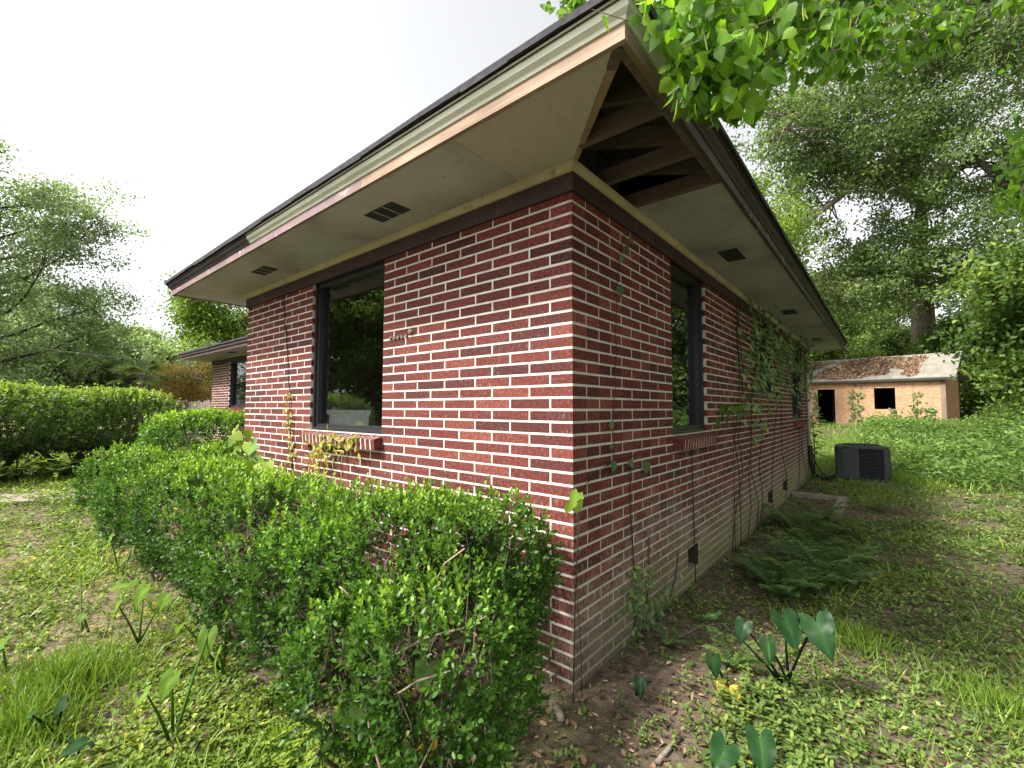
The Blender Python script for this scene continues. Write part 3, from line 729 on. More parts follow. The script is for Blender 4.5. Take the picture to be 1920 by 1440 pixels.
# ================================================================== shed, condenser and other yard things
def shed():
    A = np.array([-2.9, 29.2]); B = np.array([3.5, 27.8]); base = gz1(1.0, 28.5)
    d = (B-A)/np.linalg.norm(B-A); ang = math.atan2(d[1], d[0]); Lw = float(np.linalg.norm(B-A))
    r = empty('shed', (A[0], A[1], base-.02), 'unfinished plywood shed with rusty leaf-covered roof and black openings', 'shed', rz=ang)
    H = 2.52; D = 3.6
    def loc(px, py):                       # pixel on the shed's front plane -> (u, z)
        n = np.array([d[1], -d[0], 0]); dd = FW+RT*(px-960)/FPX+UP*(720-py)/FPX
        t = np.dot(np.array([*A, 0])-CAM, n)/np.dot(dd, n); p = CAM+dd*t
        return float(np.dot(p[:2]-A, d)), float(p[2]-base+.02)
    dl, dt = loc(1533, 731); dr, db = loc(1567, 793)
    wl_, wt = loc(1638.5, 728); wr, wb_ = loc(1679.5, 767)
    holes = [(dl, dr, -.2, dt), (wl_, wr, wb_, wt)]
    # sheathing panels with gaps
    us = sorted({0.0, dl, dr, (dr+wl_)/2-.1, wl_, wr, (wr+Lw)/2-.25, Lw-.02}); zs = [-.2, wb_, wb_+.55, wt, dt, H] if dt > wt else [-.2, wb_, wb_+.55, dt, wt, H]
    zs = sorted(set(zs))
    rnd = random.Random(4)
    for i in range(len(us)-1):
        for j in range(len(zs)-1):
            c = ((us[i]+us[i+1])/2, (zs[j]+zs[j+1])/2)
            if any(h[0] < c[0] < h[1] and h[2] < c[1] < h[3] for h in holes): continue
            o = rnd.uniform(0, .006)
            bx('sheathing_panel', MT['osb'], r, us[i]+.004, us[i+1]-.004, -o, .03, zs[j]+.004, zs[j+1]-.004)
    bx('backing_wall', MT['black'], r, 0, dl-.01, .032, .06, -.2, H); bx('backing_wall', MT['black'], r, dr+.01, wl_-.01, .032, .06, -.2, H); bx('backing_wall', MT['black'], r, wr+.01, Lw-.03, .032, .06, -.2, H)
    bx('end_wall', MT['osb'], r, Lw-.04, Lw, .065, D, -.2, H); bx('end_wall', MT['osb'], r, 0, .04, .065, D, -.2, H); bx('back_wall', MT['black'], r, .05, Lw-.05, D-.05, D, -.2, H)
    bx('corner_post', MT['rawwood_y'], r, Lw-.16, Lw+.02, -.035, -.008, -.2, H-.03)
    for xx in (dl+.3, dl+.55): bx('stud', MT['deck'], r, xx, xx+.05, 1.4, 1.5, -.1, H-.05)
    # gable end
    rx, rz_ = loc(1782, 668)
    ey = -.22; ez = H+.0; ry = D/2; rzv = ez+(ry-ey)*.66
    g = MB(); g.add([(Lw-.001, .03, H), (Lw-.001, D, H), (Lw-.001, ry, H+(ry)*.66)], [(0, 1, 2)]); g.build('gable', MT['deck'], r)
    x0, x1 = -.3, Lw+.42
    rf = MB(); sl_ = [(ey, ez), (ry, rzv)]
    n = 6; W = (x1-x0)/n
    root = None
    for k in range(n):
        for (ya, za, yb, zb) in ((ey, ez, ry, rzv), (ry, rzv, D+.22, ez)):
            m = MB(); m.prism([(x0+k*W+.004, ya, za), (x0+(k+1)*W-.004, ya, za), (x0+(k+1)*W-.004, yb, zb), (x0+k*W+.004, yb, zb)], (0, 0, .035+.004*(k % 2))); m.build('roof_panel', MT['tinroof'], r)
    bx('eave_board', MT['deck'], r, x0, x1, ey-.02, ey+.01, ez-.11, ez-.005)
    m = MB(); m.beam((x1+.0, ey, ez-.05), (x1, ry, rzv-.05), .03, .11); m.build('barge_board', MT['crown_old'], r)
    # drift of dead leaves on the roof
    R = np.random.RandomState(3); N = 15000
    u = R.uniform(x0+.1, x1-.1, N); t = R.uniform(.03, .97, N)
    fld = lump(np.stack([u*1.3, t*3.2], -1), 1.1, 21)+.35-np.clip((u-(x1-1.6))/.5, 0, 2)*1.3-np.clip(.16-t, 0, 1)*5-np.clip(t-.86, 0, 1)*9+lump(np.stack([u*6, t*12], -1), 1, 22)*.25
    k = fld > 0; u, t = u[k], t[k]; N = len(u)
    P = np.stack([u, ey+t*(ry-ey), ez+.045+t*(rzv-ez)+R.uniform(0, .03, N)], -1)
    A_ = R.normal(size=(N, 3))*[1, .8, .5]; Nn = _unit(np.array([0, -.55, .83])+R.normal(size=(N, 3))*.5)
    o = link('leaf_drift', leaf_mesh('leaf_drift', [(P, A_, Nn, R.uniform(.08, .14, N), R.uniform(.05, .08, N), R.uniform(.35, 1, N), 'rh')]), G['litter'], r); tag(o, kind='stuff')
    # creepers on the sheathing
    for (px, y0, y1) in ((1598, 795, 725), (1612, 798, 722), (1718, 785, 735), (1742, 785, 765), (1677, 795, 770), (1530, 790, 735)):
        a = loc(px, y0); b = loc(px, y1); S = R.uniform(0, 1, 60)
        P = np.stack([a[0]+(b[0]-a[0])*S+R.normal(size=60)*.10, np.full(60, -.03)-R.uniform(0, .06, 60), a[1]+(b[1]-a[1])*S], -1)
        P[:, 2] += np.sin(P[:, 2]*9)*.08
        o = link('creeper', leaf_mesh('creeper', [(P, R.normal(size=(60, 3))*[1, .3, 1]+[0, 0, -.5], np.tile([0, -1., .3], (60, 1))+R.normal(size=(60, 3))*.4, R.uniform(.09, .17, 60), R.uniform(.07, .12, 60), R.uniform(0, 1, 60), 'oval')]), G['darkfern'], r)
    return r
shed()

def condenser():
    r = empty('air_conditioner', (.86, 9.75, gz1(.86, 9.7)), 'dark grey outdoor air conditioning unit on the ground past the house end', 'air conditioner', rz=.28)
    a, H, c = .375, .74, .09
    def ring(k, z): return [(sx*(k-(c if i else 0)), sy*(k-(0 if i else c)), z) for sx, sy, i in ((1, -1, 1), (1, -1, 0))] and [
        (k-c, -k, z), (k, -k+c, z), (k, k-c, z), (k-c, k, z), (-k+c, k, z), (-k, k-c, z), (-k, -k+c, z), (-k+c, -k, z)]
    def loft(name, lv, mat, caps=True):
        m = MB(); n = 8; V = []
        for k, z in lv: V += ring(k, z)
        F = [(i*n+j, i*n+(j+1) % n, (i+1)*n+(j+1) % n, (i+1)*n+j) for i in range(len(lv)-1) for j in range(n)]
        if caps: F += [tuple(range(n))[::-1], tuple((len(lv)-1)*n+j for j in range(n))]
        m.add(V, F); return m.build(name, mat, r)
    loft('pad', [(a+.08, -.06), (a+.08, .025)], MT['concrete'])
    loft('base_pan', [(a, .026), (a, .09)], MT['steelgrey'])
    loft('coil', [(a-.03, .09), (a-.03, H-.06)], MT['black'])
    loft('lid', [(a+.006, H-.06), (a+.006, H-.02), (a-.05, H)], MT['steelgrey'])
    # louvred sides
    for i in range(22):
        z = .105+i*.0275
        m = MB(); n = 8; V = ring(a-.012, z)+ring(a-.002, z+.004)+ring(a-.012, z+.012)
        m.add(V, [(k*n+j, k*n+(j+1) % n, (k+1)*n+(j+1) % n, (k+1)*n+j) for k in range(2) for j in range(n)]); m.build('louvre', MT['steeldark'], r)
    for x_, y_ in ((a-.05, -a+.05), (-a+.05, -a+.05), (a-.05, a-.05), (-a+.05, a-.05)):
        m = MB(); m.box(x_-.055, x_+.055, y_-.055, y_+.055, .09, H-.06); m.build('corner_post', MT['steelgrey'], r)
    bx('service_panel', MT['steelgrey'], r, -a+.02, -a+.24, -a-.008, -a+.05, .09, H-.06)
    m = MB()
    for k in range(5):
        R_ = .07+k*.06; m.tube([(R_*math.cos(t*math.pi/12), R_*math.sin(t*math.pi/12), H+.012) for t in range(25)], .004, 4)
    for k in range(8): m.tube([(.05*math.cos(k*.785), .05*math.sin(k*.785), H+.016), (.33*math.cos(k*.785), .33*math.sin(k*.785), H+.006)], .004, 4)
    m.build('fan_guard', MT['steeldark'], r)
condenser()

def pit():
    r = empty('crawl_hatch', (.36, 6.1, gz1(.4, 6.1)), 'brick-lined crawl space pit with pale concrete edging beside the side wall', 'hatch')
    bx('coping', MT['concrete'], r, -.33, .40, .74, .86, -.04, .07); bx('coping', MT['concrete'], r, .30, .42, -.80, .735, -.04, .075)
    for k in range(3):
        for i in range(3): bx('brick', MT['rowlock'], r, -.30+i*.2+.005+(k % 2)*.03, -.30+i*.2+.19, .715, .738, -.22+k*.075, -.155+k*.075)
    bx('pit_floor', MT['black'], r, -.33, .30, -.8, .71, -.03, -.024)
pit()

# stone, yellow leaf, sticks
def blob(name, c, rx, ry, rz, mat, seed, label, cat):
    R = np.random.RandomState(seed); V = []; F = []; n, k = 12, 7
    for i in range(k):
        th = math.pi*i/(k-1)
        for j in range(n):
            ph = 2*math.pi*j/n; s = 1+R.uniform(-.12, .12)
            V.append((rx*math.sin(th)*math.cos(ph)*s, ry*math.sin(th)*math.sin(ph)*s, max(rz*math.cos(th)*s, -rz*.5)))
    F = [(i*n+j, (i+1)*n+j, (i+1)*n+(j+1) % n, i*n+(j+1) % n) for i in range(k-1) for j in range(n)]
    m = MB(); m.add(V, F); o = m.build(name, mat, None, True); o.location = c; return tag(o, label, cat)
p = onz(1043, 1336, -.04); o = blob('stone', (p[0], p[1], gz1(p[0], p[1])+.015), .075, .028, .032, MT['stone'], 3, 'flat brown stone on bare soil below the brick corner', 'stone'); o.rotation_euler.z = -.55
def stick(pix, r_, label, mat='twig', z=.012):
    pts = []
    for px, py in pix:
        q = onz(px, py, -.05); pts.append((q[0], q[1], gz1(q[0], q[1])+z))
    m = MB(); b = pts[0]; m.tube([np.array(p_)-np.array(b) for p_ in pts], [r_*(1-.5*i/len(pts)) for i in range(len(pts))], 6)
    o = m.build('fallen_stick', MT[mat], None, True); o.location = b; tag(o, label, 'stick', 'fallen sticks on the ground')
stick([(1240, 1210), (1275, 1200), (1312, 1178), (1345, 1174), (1385, 1172)], .006, 'thin bent stick lying on soil beside the taro leaves')
stick([(1345, 1440), (1360, 1385), (1352, 1350)], .016, 'thick bark-covered stick at the bottom edge beside taro leaves', 'bark')
stick([(1232, 1437), (1262, 1400), (1278, 1388)], .012, 'grey stick at the bottom edge below the stone', 'bark')
stick([(600, 1432), (660, 1400), (720, 1352), (810, 1312), (840, 1306)], .007, 'long pale twig lying in front of the near boxwood')
stick([(1650, 1010), (1690, 1025), (1730, 1043)], .007, 'pale dead twig lying in the grass right of the pit')

# walk by the hedge
m = MB()
pts = [onz(-60, 935, -.05), onz(60, 928, -.05), onz(190, 918, -.05), onz(215, 931, -.05), onz(60, 943, -.05), onz(-60, 952, -.05)]
m.prism([(q[0], q[1], -.06) for q in pts], (0, 0, .045)); tag(m.build('garden_path', MT['concrete'], None), 'pale concrete garden path in front of the big clipped hedge', 'path', kind='structure')

# fence
fa = at(296, 770, 21.0); fb_ = at(420, 762, 17.5)
fr = empty('wooden_fence', (fa[0], fa[1], gz1(fa[0], fa[1])), 'weathered grey wooden picket fence left of the far wing', 'fence', rz=math.atan2(fb_[1]-fa[1], fb_[0]-fa[0]))
FL = float(np.hypot(fb_[0]-fa[0], fb_[1]-fa[1])); rf_ = random.Random(6); i = 0; x_ = 0.0
zt = float(at(340, 752, 19.5)[2])-gz1(fa[0], fa[1])
while x_ < FL:
    h = zt+rf_.uniform(-.05, .05)
    m = MB(); m.prism([(x_+.004, 0, 0), (x_+.136, 0, 0), (x_+.136, 0, h-.04), (x_+.10, 0, h), (x_+.04, 0, h), (x_+.004, 0, h-.04)], (0, .02, 0)); o = m.build('picket', MT['fence'], fr); o.rotation_euler.y = rf_.gauss(0, .006); x_ += .142
for z in (zt*.22, zt*.78): bx('rail', MT['fence'], fr, 0, FL, -.05, -.002, z, z+.09)
for k in range(3): bx('post', MT['fence'], fr, k*FL/2.3+.3, k*FL/2.3+.4, -.15, -.052, 0, zt-.02)

# overhead service line
a = at(-120, 612, 15.2); b = at(345, 679, 14.2)
pts = [a+(b-a)*t+np.array([0, 0, -.35*4*t*(1-t)*.6]) for t in np.linspace(0, 1, 14)]
m = MB(); m.tube([q-a for q in pts], .0065, 5); o = m.build('power_line', MT['steelgrey'], None, True); o.location = a
tag(o, 'thin grey overhead cable running to the wing eave across the left trees', 'cable')
a2 = a+np.array([0, 0, 0]); gz_ = gz1(a[0], a[1])
pl = empty('utility_pole', (a[0], a[1]-.12, gz_), 'wooden utility pole carrying the overhead cable', 'pole')
m = MB(); m.tube([(0, 0, -.3), (0, 0, a[2]-gz_+.5)], [.13, .10], 10); m.build('shaft', MT['bark'], pl, True)
bx('crossarm', MT['bark'], pl, -.6, .6, -.2, -.09, a[2]-gz_+.1, a[2]-gz_+.22)

# ================================================================== plants
def tubes_np(paths, n=5):
    m = MB()
    for pts, rad in paths: m.tube(pts, rad, n)
    return m
def sprigs(R, base, D, nl, Lst, leafL, leafW, rnd0):
    """short twigs with paired leaves; returns leaf arrays"""
    n = len(base); D = _unit(D)
    ref = _unit(R.normal(size=(n, 3))); S = _unit(np.cross(D, ref)); T = np.cross(D, S)
    P, A, N, L, W, Q = [], [], [], [], [], []
    for k in range(nl):
        t = (k//2+.6)/(nl/2)
        ang = (k % 2)*math.pi+(k//2)*1.2
        out = S*math.cos(ang)+T*math.sin(ang)
        pos = base+D*(Lst*t)[:, None]
        ax = _unit(out*(1.0-.45*t)+D*(.45+.6*t)+R.normal(size=(n, 3))*.22)
        P.append(pos); A.append(ax); N.append(_unit(D-out*.3+R.normal(size=(n, 3))*.35))
        sz = R.uniform(.75, 1.2, n)*(1-.25*abs(t-.6)); L.append(leafL*sz); W.append(leafW*sz)
        Q.append(np.clip(rnd0*.75+.28*t+R.normal(size=n)*.10, 0, 1))
    return [np.concatenate(v) for v in (P, A, N, L, W, Q)]
def superel(R, n, h, p=4.2, up_only=False):
    d = R.normal(size=(n, 3)); d = _unit(d)
    s = (np.abs(d/h)**p).sum(1)**(-1/p); X = d*s[:, None]
    g = np.sign(X)*np.abs(X/h)**(p-1)/h; return X, _unit(g)
def shrub(name, label, cat, base, parts, nspr, leaf, mat, nl=10, twl=(.05, .11), avoid=None, seed=0, stems=8, shape='oval', zmin=.06, gap=.0, group=None, stem_mat='twig', sparse_low=0.0):
    """clipped shrub: leafy shoots on an uneven shell, bare twigs inside. parts: (centre, halfsize) in local space"""
    R = np.random.RandomState(seed); r = empty(name, base, label, cat, group)
    sets = []; tot = sum(h[0]*h[1]+h[1]*h[2]+h[0]*h[2] for c, h in parts); bp = []
    for c, h in parts:
        h = np.array(h); n = int(nspr*(h[0]*h[1]+h[1]*h[2]+h[0]*h[2])/tot)
        X, Nn = superel(R, n, h, 2.6 if len(parts) > 6 else 4.2)
        lp = lump(X*1.0, 3.2, seed+5); lp2 = lump(X, 11.0, seed+6)
        inw = R.exponential(.10, n); inw = np.minimum(inw, .6)
        X = X*(1+.085*lp+.065*lp2)[:, None]*(1-inw*.75)[:, None]
        keep = (X[:, 2]+c[2] > zmin)
        dep = lump(X, 5.0, seed+9)
        keep &= dep > -1.05+gap
        if sparse_low > 0:
            zl = np.clip((X[:, 2]+c[2])/(2*h[2]), 0, 1); keep &= R.uniform(0, 1, n) > sparse_low*(1-zl)**1.2*1.0
        for (q, hh) in parts:                       # nothing deep inside a neighbour lobe
            if q is c: continue
            Z = (X+np.array(c)-np.array(q))/np.array(hh); keep &= (np.abs(Z)**3).sum(1) > (.35 if len(parts) < 6 else .5)
        if avoid is not None: keep &= ~avoid(X+np.array(c)+np.array(base))
        X, Nn, inw, lp = X[keep], Nn[keep], inw[keep], lp[keep]
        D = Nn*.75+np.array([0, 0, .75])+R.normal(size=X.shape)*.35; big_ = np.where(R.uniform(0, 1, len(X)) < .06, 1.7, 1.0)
        shell_tone = np.clip(1-inw*3.0, 0, 1)*np.clip(.45+.55*Nn[:, 2]+.15*lp, 0, 1)  # leaf tone: lighter on upward and outer shoots, darker further in
        sets.append(sprigs(R, X+np.array(c), D, nl, R.uniform(*twl, len(X))*big_, leaf[0], leaf[1], shell_tone)+[shape])
        bp.append(X[R.choice(len(X), min(len(X), max(3, int(13*stems/len(parts)))), replace=False)]+np.array(c))
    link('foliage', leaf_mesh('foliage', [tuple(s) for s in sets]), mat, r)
    bp = np.concatenate(bp); paths = []
    feet = []
    for k in range(stems*3):
        c, h = parts[k % len(parts)]
        feet.append(np.array([c[0]+R.uniform(-.7, .7)*h[0], c[1]+R.uniform(-.5, .5)*h[1], -.05]))
    for q in bp:
        f = min(feet, key=lambda f_: np.hypot(*(f_[:2]-q[:2]))+R.uniform(0, .25))
        m1 = f+(q-f)*.35+R.normal(size=3)*.07+[0, 0, .12*h[2]]; m2 = f+(q-f)*.7+R.normal(size=3)*.06+[0, 0, .10*h[2]]
        rr = R.uniform(.004, .009)*max(1, parts[0][1][2]/.45)
        paths.append(([f, m1, m2, q*.97+f*.03], [rr*1.6, rr, rr*.7, rr*.3]))
    tubes_np(paths, 4).build('stems', MT[stem_mat], r, True)
    return r
def lobes(seed, n, xr, yr, zr, rr, top):
    """overlapping rounded masses that give a clipped shrub its uneven outline"""
    R = np.random.RandomState(seed); out = []
    for i in range(n):
        r_ = R.uniform(*rr); z = R.uniform(*zr); z = min(z, top+R.uniform(-.06, .07)-r_*.85)
        out.append(((xr[0]+(xr[1]-xr[0])*(i+.5)/n+R.normal()*.05, R.uniform(*yr), z), (r_*R.uniform(.9, 1.25), r_*R.uniform(.85, 1.1), r_*R.uniform(.75, 1.0))))
    return out
def bare_branches(o, seed, base, runs, dead):
    R = np.random.RandomState(seed); b = np.array(base)
    for pts in runs:
        P_ = [np.array(onz_y)-b for onz_y in pts]; m = MB(); n_ = len(P_); m.tube([p_+R.normal(size=3)*.006 for p_ in P_], [.0075*(1-.65*i/n_) for i in range(n_)], 5); m.build('branch', MT['branchtan'], o, True)
    n = len(dead); D = np.array(dead)-b
    tag(link('dead_leaves', leaf_mesh('dead_leaves', [(D, R.normal(size=(n, 3)), R.normal(size=(n, 3)), R.uniform(.02, .045, n), R.uniform(.012, .025, n), R.uniform(.2, .95, n), 'hex')]), G['litter'], o), kind='stuff')
wallcut = lambda P: (P[:, 1] > -.025) & (P[:, 0] < .02) & (P[:, 0] > WX-.05)
# near boxwood at the corner, its neighbour along the wall, the round one past the corner, the big hedge
nearbox = shrub('boxwood_shrub', 'nearest boxwood shrub with twiggy bare underside hugging the brick corner', 'shrub', (-.62, -.55, gz1(-.62, -.55)),
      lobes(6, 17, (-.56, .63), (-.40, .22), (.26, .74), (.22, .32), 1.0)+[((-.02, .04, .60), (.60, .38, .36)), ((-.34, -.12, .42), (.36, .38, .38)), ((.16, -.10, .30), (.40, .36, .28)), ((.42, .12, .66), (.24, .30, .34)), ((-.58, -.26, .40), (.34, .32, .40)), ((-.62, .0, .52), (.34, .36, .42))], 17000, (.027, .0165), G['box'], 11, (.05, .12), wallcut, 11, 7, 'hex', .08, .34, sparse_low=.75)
_R = np.random.RandomState(5); yp = lambda x_, y_, v: ony(x_, y_, v)
bare_branches(nearbox, 3, (-.62, -.55, gz1(-.62, -.55)), [
    [(-.55, -.62, -.02), yp(690, 1260, -.80), yp(800, 1195, -.86), yp(870, 1180, -.84), yp(910, 1155, -.80)],
    [(-.60, -.60, -.02), yp(740, 1300, -.86), yp(780, 1280, -.88), yp(850, 1260, -.86)],
    [(-.62, -.55, -.02), yp(720, 1250, -.72), yp(690, 1170, -.86), yp(660, 1120, -.92), yp(640, 1100, -.95)],
    [(-.5, -.5, -.02), yp(800, 1230, -.62), yp(810, 1120, -.74), yp(830, 1060, -.78), yp(870, 1030, -.78)],
    [(-.9, -.70, -.02), yp(500, 1300, -.95), yp(560, 1240, -1.0), yp(600, 1230, -1.02)]],
    [yp(_R.uniform(560, 930), _R.uniform(1120, 1340), _R.uniform(-.82, -.6)) for _ in range(170)])
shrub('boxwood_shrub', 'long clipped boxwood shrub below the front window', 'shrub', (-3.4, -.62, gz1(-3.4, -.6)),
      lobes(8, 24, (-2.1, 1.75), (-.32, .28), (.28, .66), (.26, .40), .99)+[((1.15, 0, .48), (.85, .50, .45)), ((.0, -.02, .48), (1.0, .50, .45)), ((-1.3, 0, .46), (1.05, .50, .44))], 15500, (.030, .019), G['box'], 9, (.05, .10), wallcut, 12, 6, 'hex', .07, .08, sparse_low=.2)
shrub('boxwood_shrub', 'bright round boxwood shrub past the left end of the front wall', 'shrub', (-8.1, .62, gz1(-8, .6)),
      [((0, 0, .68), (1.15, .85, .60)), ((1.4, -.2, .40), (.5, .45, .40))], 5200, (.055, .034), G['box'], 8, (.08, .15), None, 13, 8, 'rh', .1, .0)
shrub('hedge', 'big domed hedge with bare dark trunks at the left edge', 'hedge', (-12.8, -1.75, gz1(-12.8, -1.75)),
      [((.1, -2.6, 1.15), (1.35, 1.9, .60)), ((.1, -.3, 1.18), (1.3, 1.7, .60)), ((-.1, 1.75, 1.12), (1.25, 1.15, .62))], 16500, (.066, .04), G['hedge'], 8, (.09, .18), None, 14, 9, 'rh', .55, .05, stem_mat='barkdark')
def hedge_trunks():
    R = np.random.RandomState(4); o = [x for x in bpy.data.objects if x.name == 'hedge'][0]; paths = []
    for y in (-3.3, -2.3, -1.35, -.1, 1.0):
        for k in range(3):
            b = np.array([.55+R.normal()*.12, y+R.normal()*.08, -.1]); t = b+np.array([R.normal()*.35, R.normal()*.55, 1.05])
            paths.append(([b, b+(t-b)*.45+R.normal(size=3)*.05, t], [.07, .05, .03]))
    tubes_np(paths, 6).build('trunks', MT['barkdark'], o, True)
hedge_trunks()
# weeds growing under the hedge and at its foot are part of the ground cover below

# ---- trees
def grow(R, H, r0, n1, spread, cb=.3, n2=6, n3=4, up=.45, lean=(0, 0), flat=.0):
    paths = []; tips = []
    tp = [np.array([lean[0]*t*H+R.normal()*.02*H*t, lean[1]*t*H+R.normal()*.02*H*t, t*H*.92-.15*(i == 0)]) for i, t in enumerate(np.linspace(0, 1, 7))]
    paths.append((tp, [r0*1.25]+[r0*(1-.85*t) for t in np.linspace(0.12, 1, 6)]))
    def along(pts, t):
        f = t*(len(pts)-1); i = min(int(f), len(pts)-2); return pts[i]+(pts[i+1]-pts[i])*(f-i)
    for i in range(n1):
        t = cb+(1-cb)*(i+R.uniform(.2, .8))/n1; s = along(tp, t); az = i*2.4+R.uniform(-.5, .5)
        prof = math.sin(math.pi*min(1, (.22+.78*(1-(t-cb)/(1-cb)*.85))))*.4+.75*(1-.55*(t-cb)/(1-cb))
        L = spread*prof*R.uniform(.75, 1.15); el = up*R.uniform(.4, 1.4)*(1+.6*t)
        d = np.array([math.cos(az)*math.cos(el), math.sin(az)*math.cos(el), math.sin(el)])
        lp = [s]; dd = d.copy()
        for k in range(4):
            dd = _unit(dd+R.normal(size=3)*.16+np.array([0, 0, .05-flat])); lp.append(lp[-1]+dd*L/4)
        rl = r0*.42*(1-.5*t); paths.append((lp, [rl, rl*.8, rl*.6, rl*.4, rl*.2]))
        for j in range(n2):
            tt = .3+.7*(j+R.uniform(.1, .9))/n2; s2 = along(lp, tt)
            d2 = _unit(dd*.6+R.normal(size=3)*.75+[0, 0, .1]); L2 = L*.38*R.uniform(.6, 1.2)*(1.25-.5*tt)
            e2 = s2+d2*L2; m2 = s2+d2*L2*.5+R.normal(size=3)*L2*.1
            paths.append(([s2, m2, e2], [rl*.35, rl*.22, rl*.08]))
            for k in range(n3):
                b3 = s2+(e2-s2)*R.uniform(.3, 1); tips.append(b3+R.normal(size=3)*L2*.28)
    return paths, np.array(tips)
def crown(R, tips, nl, sig, L, W, shape='rh', droop=.0, flat=.6):
    n = len(tips)*nl; c = np.repeat(tips, nl, 0)
    sg = sig*np.repeat(R.uniform(.6, 1.3, len(tips)), nl)[:, None]
    P = c+R.normal(size=(n, 3))*sg*[1, 1, flat]
    A = R.normal(size=(n, 3)); A[:, 2] -= droop
    N = R.normal(size=(n, 3))*.8+[0, 0, .8]
    z = (P[:, 2]-c[:, 2])/(sg[:, 0]*flat)
    rnd = np.clip(np.repeat(R.uniform(.05, .75, len(tips)), nl)+.10*z+R.normal(size=n)*.16, 0, 1)
    s = R.uniform(.7, 1.3, n)
    return (P, A, N, L*s, W*s, rnd, shape)
def tree(name, label, cat, loc, seed, mat, H=9, r0=.16, n1=13, spread=3.2, cb=.3, nl=90, sig=.42, L=.17, W=.10, n2=6, n3=4, up=.45, bark='bark', group=None, scale=1.0, lean=(0, 0), droop=0, flat=.6, thin=5):
    R = np.random.RandomState(seed); p, tips = grow(R, H, r0, n1, spread, cb, n2, n3, up, lean)
    r = empty(name, loc, label, cat, group); r.scale = (scale,)*3
    tubes_np(p, thin).build('trunk', MT[bark], r, True)
    link('crown', leaf_mesh('crown', [crown(R, tips, nl, sig, L, W, 'rh', droop, flat)]), mat, r)
    return r
def retree(src, label, loc, rz, sc, sz=None):
    c = copy_tree(src); c.location = loc; c.rotation_euler = (0, 0, rz); c.scale = (sc, sc, sz or sc); c['label'] = label; return c
def gl(x, y, dz=0): return (x, y, gz1(x, y)-.05+dz)
def px(x, depth, y=760):
    q = at(x, y, depth); return gl(q[0], q[1])

# left side
Lt = tree('airy_tree', 'tall airy grey-green tree at the left edge above the hedge', 'tree', px(-40, 19), 31, G['grey'], 12.2, .22, 22, 5.0, .14, 100, .42, .13, .078, 7, 4, .35, bark='barkdark', group='trees left of the house')
Lg = tree('light_tree', 'light yellow-green tree behind the wing roof', 'tree', px(395, 34), 32, G['light'], 9.6, .2, 14, 4.0, .25, 70, .55, .24, .14, 6, 4, .5, group='trees left of the house')
Wd = tree('woodland_tree', 'rounded green tree low on the left skyline above the hedge', 'tree', px(215, 44), 33, G['woodL'], 8.0, .18, 15, 4.4, .12, 75, .55, .26, .15, 6, 4, .45, group='trees left of the house')
Bs = tree('understory_tree', 'low bushy green tree directly behind the hedge at the left edge', 'tree', px(70, 24), 34, G['grey'], 4.4, .09, 14, 2.6, .05, 70, .36, .19, .11, 5, 4, .4, group='trees left of the house')
left_more = [(Wd, 'broad green tree on the skyline left of the palm', 150, 50, 1.15), (Wd, 'dull green tree on the skyline at the far left', 20, 46, 1.15), (Lg, 'pale green tree on the skyline between hedge and wing', 300, 60, .95),
    (Bs, 'leafy understory clump behind the palm', 240, 30, 1.25), (Bs, 'leafy understory clump left of the palm', 165, 27, 1.15), (Bs, 'leafy understory clump behind the picket fence', 345, 29, 1.05), (Wd, 'green tree showing just left of the front wall corner', 455, 42, 1.0), (Bs, 'leafy understory clump at the left frame edge', -40, 26, 1.3), (Lt, 'second airy tree beyond the first at the far left', 95, 38, .95)]
for i, (s_, lb, x_, d_, k_) in enumerate(left_more): retree(s_, lb, px(x_, d_), i*1.3+.4, k_)
Mp = tree('orange_tree', 'small tree with orange-tinted leaves above the picket fence', 'tree', px(352, 23), 35, G['maple'], 3.4, .07, 13, 1.8, .12, 60, .28, .11, .065, 5, 4, .35)
# fan palm
def palm():
    R = np.random.RandomState(7); loc = px(262, 21); r = empty('fan_palm', loc, 'fan palm with stiff round fronds behind the hedge', 'palm')
    m = MB(); m.tube([(0, 0, -.1), (0.05, 0, 1.4), (.02, .05, 3.0)], [.16, .13, .12], 8); m.build('trunk', MT['bark'], r, True)
    for k in range(17):
        az = k*2.4; el = R.uniform(-.25, 1.25); d = np.array([math.cos(az)*math.cos(el), math.sin(az)*math.cos(el), math.sin(el)])
        b = np.array([0, .02, 2.95]); L = R.uniform(.55, .85); h = b+d*L
        f = MB(); f.tube([b, b+d*L*.5+[0, 0, .04], h], [.022, .015, .012], 4); fr_ = f.build('frond', MT['twig'], r)
        n = 26; up = _unit(np.array([0, 0, 1.])-d*d[2]); s = np.cross(d, up); th = np.linspace(-1.9, 1.9, n)
        A = d[None]*np.cos(th)[:, None]+s[None]*np.sin(th)[:, None]+up[None]*(-.15)
        N = np.tile(up, (n, 1))+R.normal(size=(n, 3))*.15
        link('leaflets', leaf_mesh('leaflets', [(np.tile(h, (n, 1)), A, N, R.uniform(.55, .75, n), np.full(n, .055), R.uniform(.1, .9, n), 'blade')]), G['palm'], fr_)
palm()

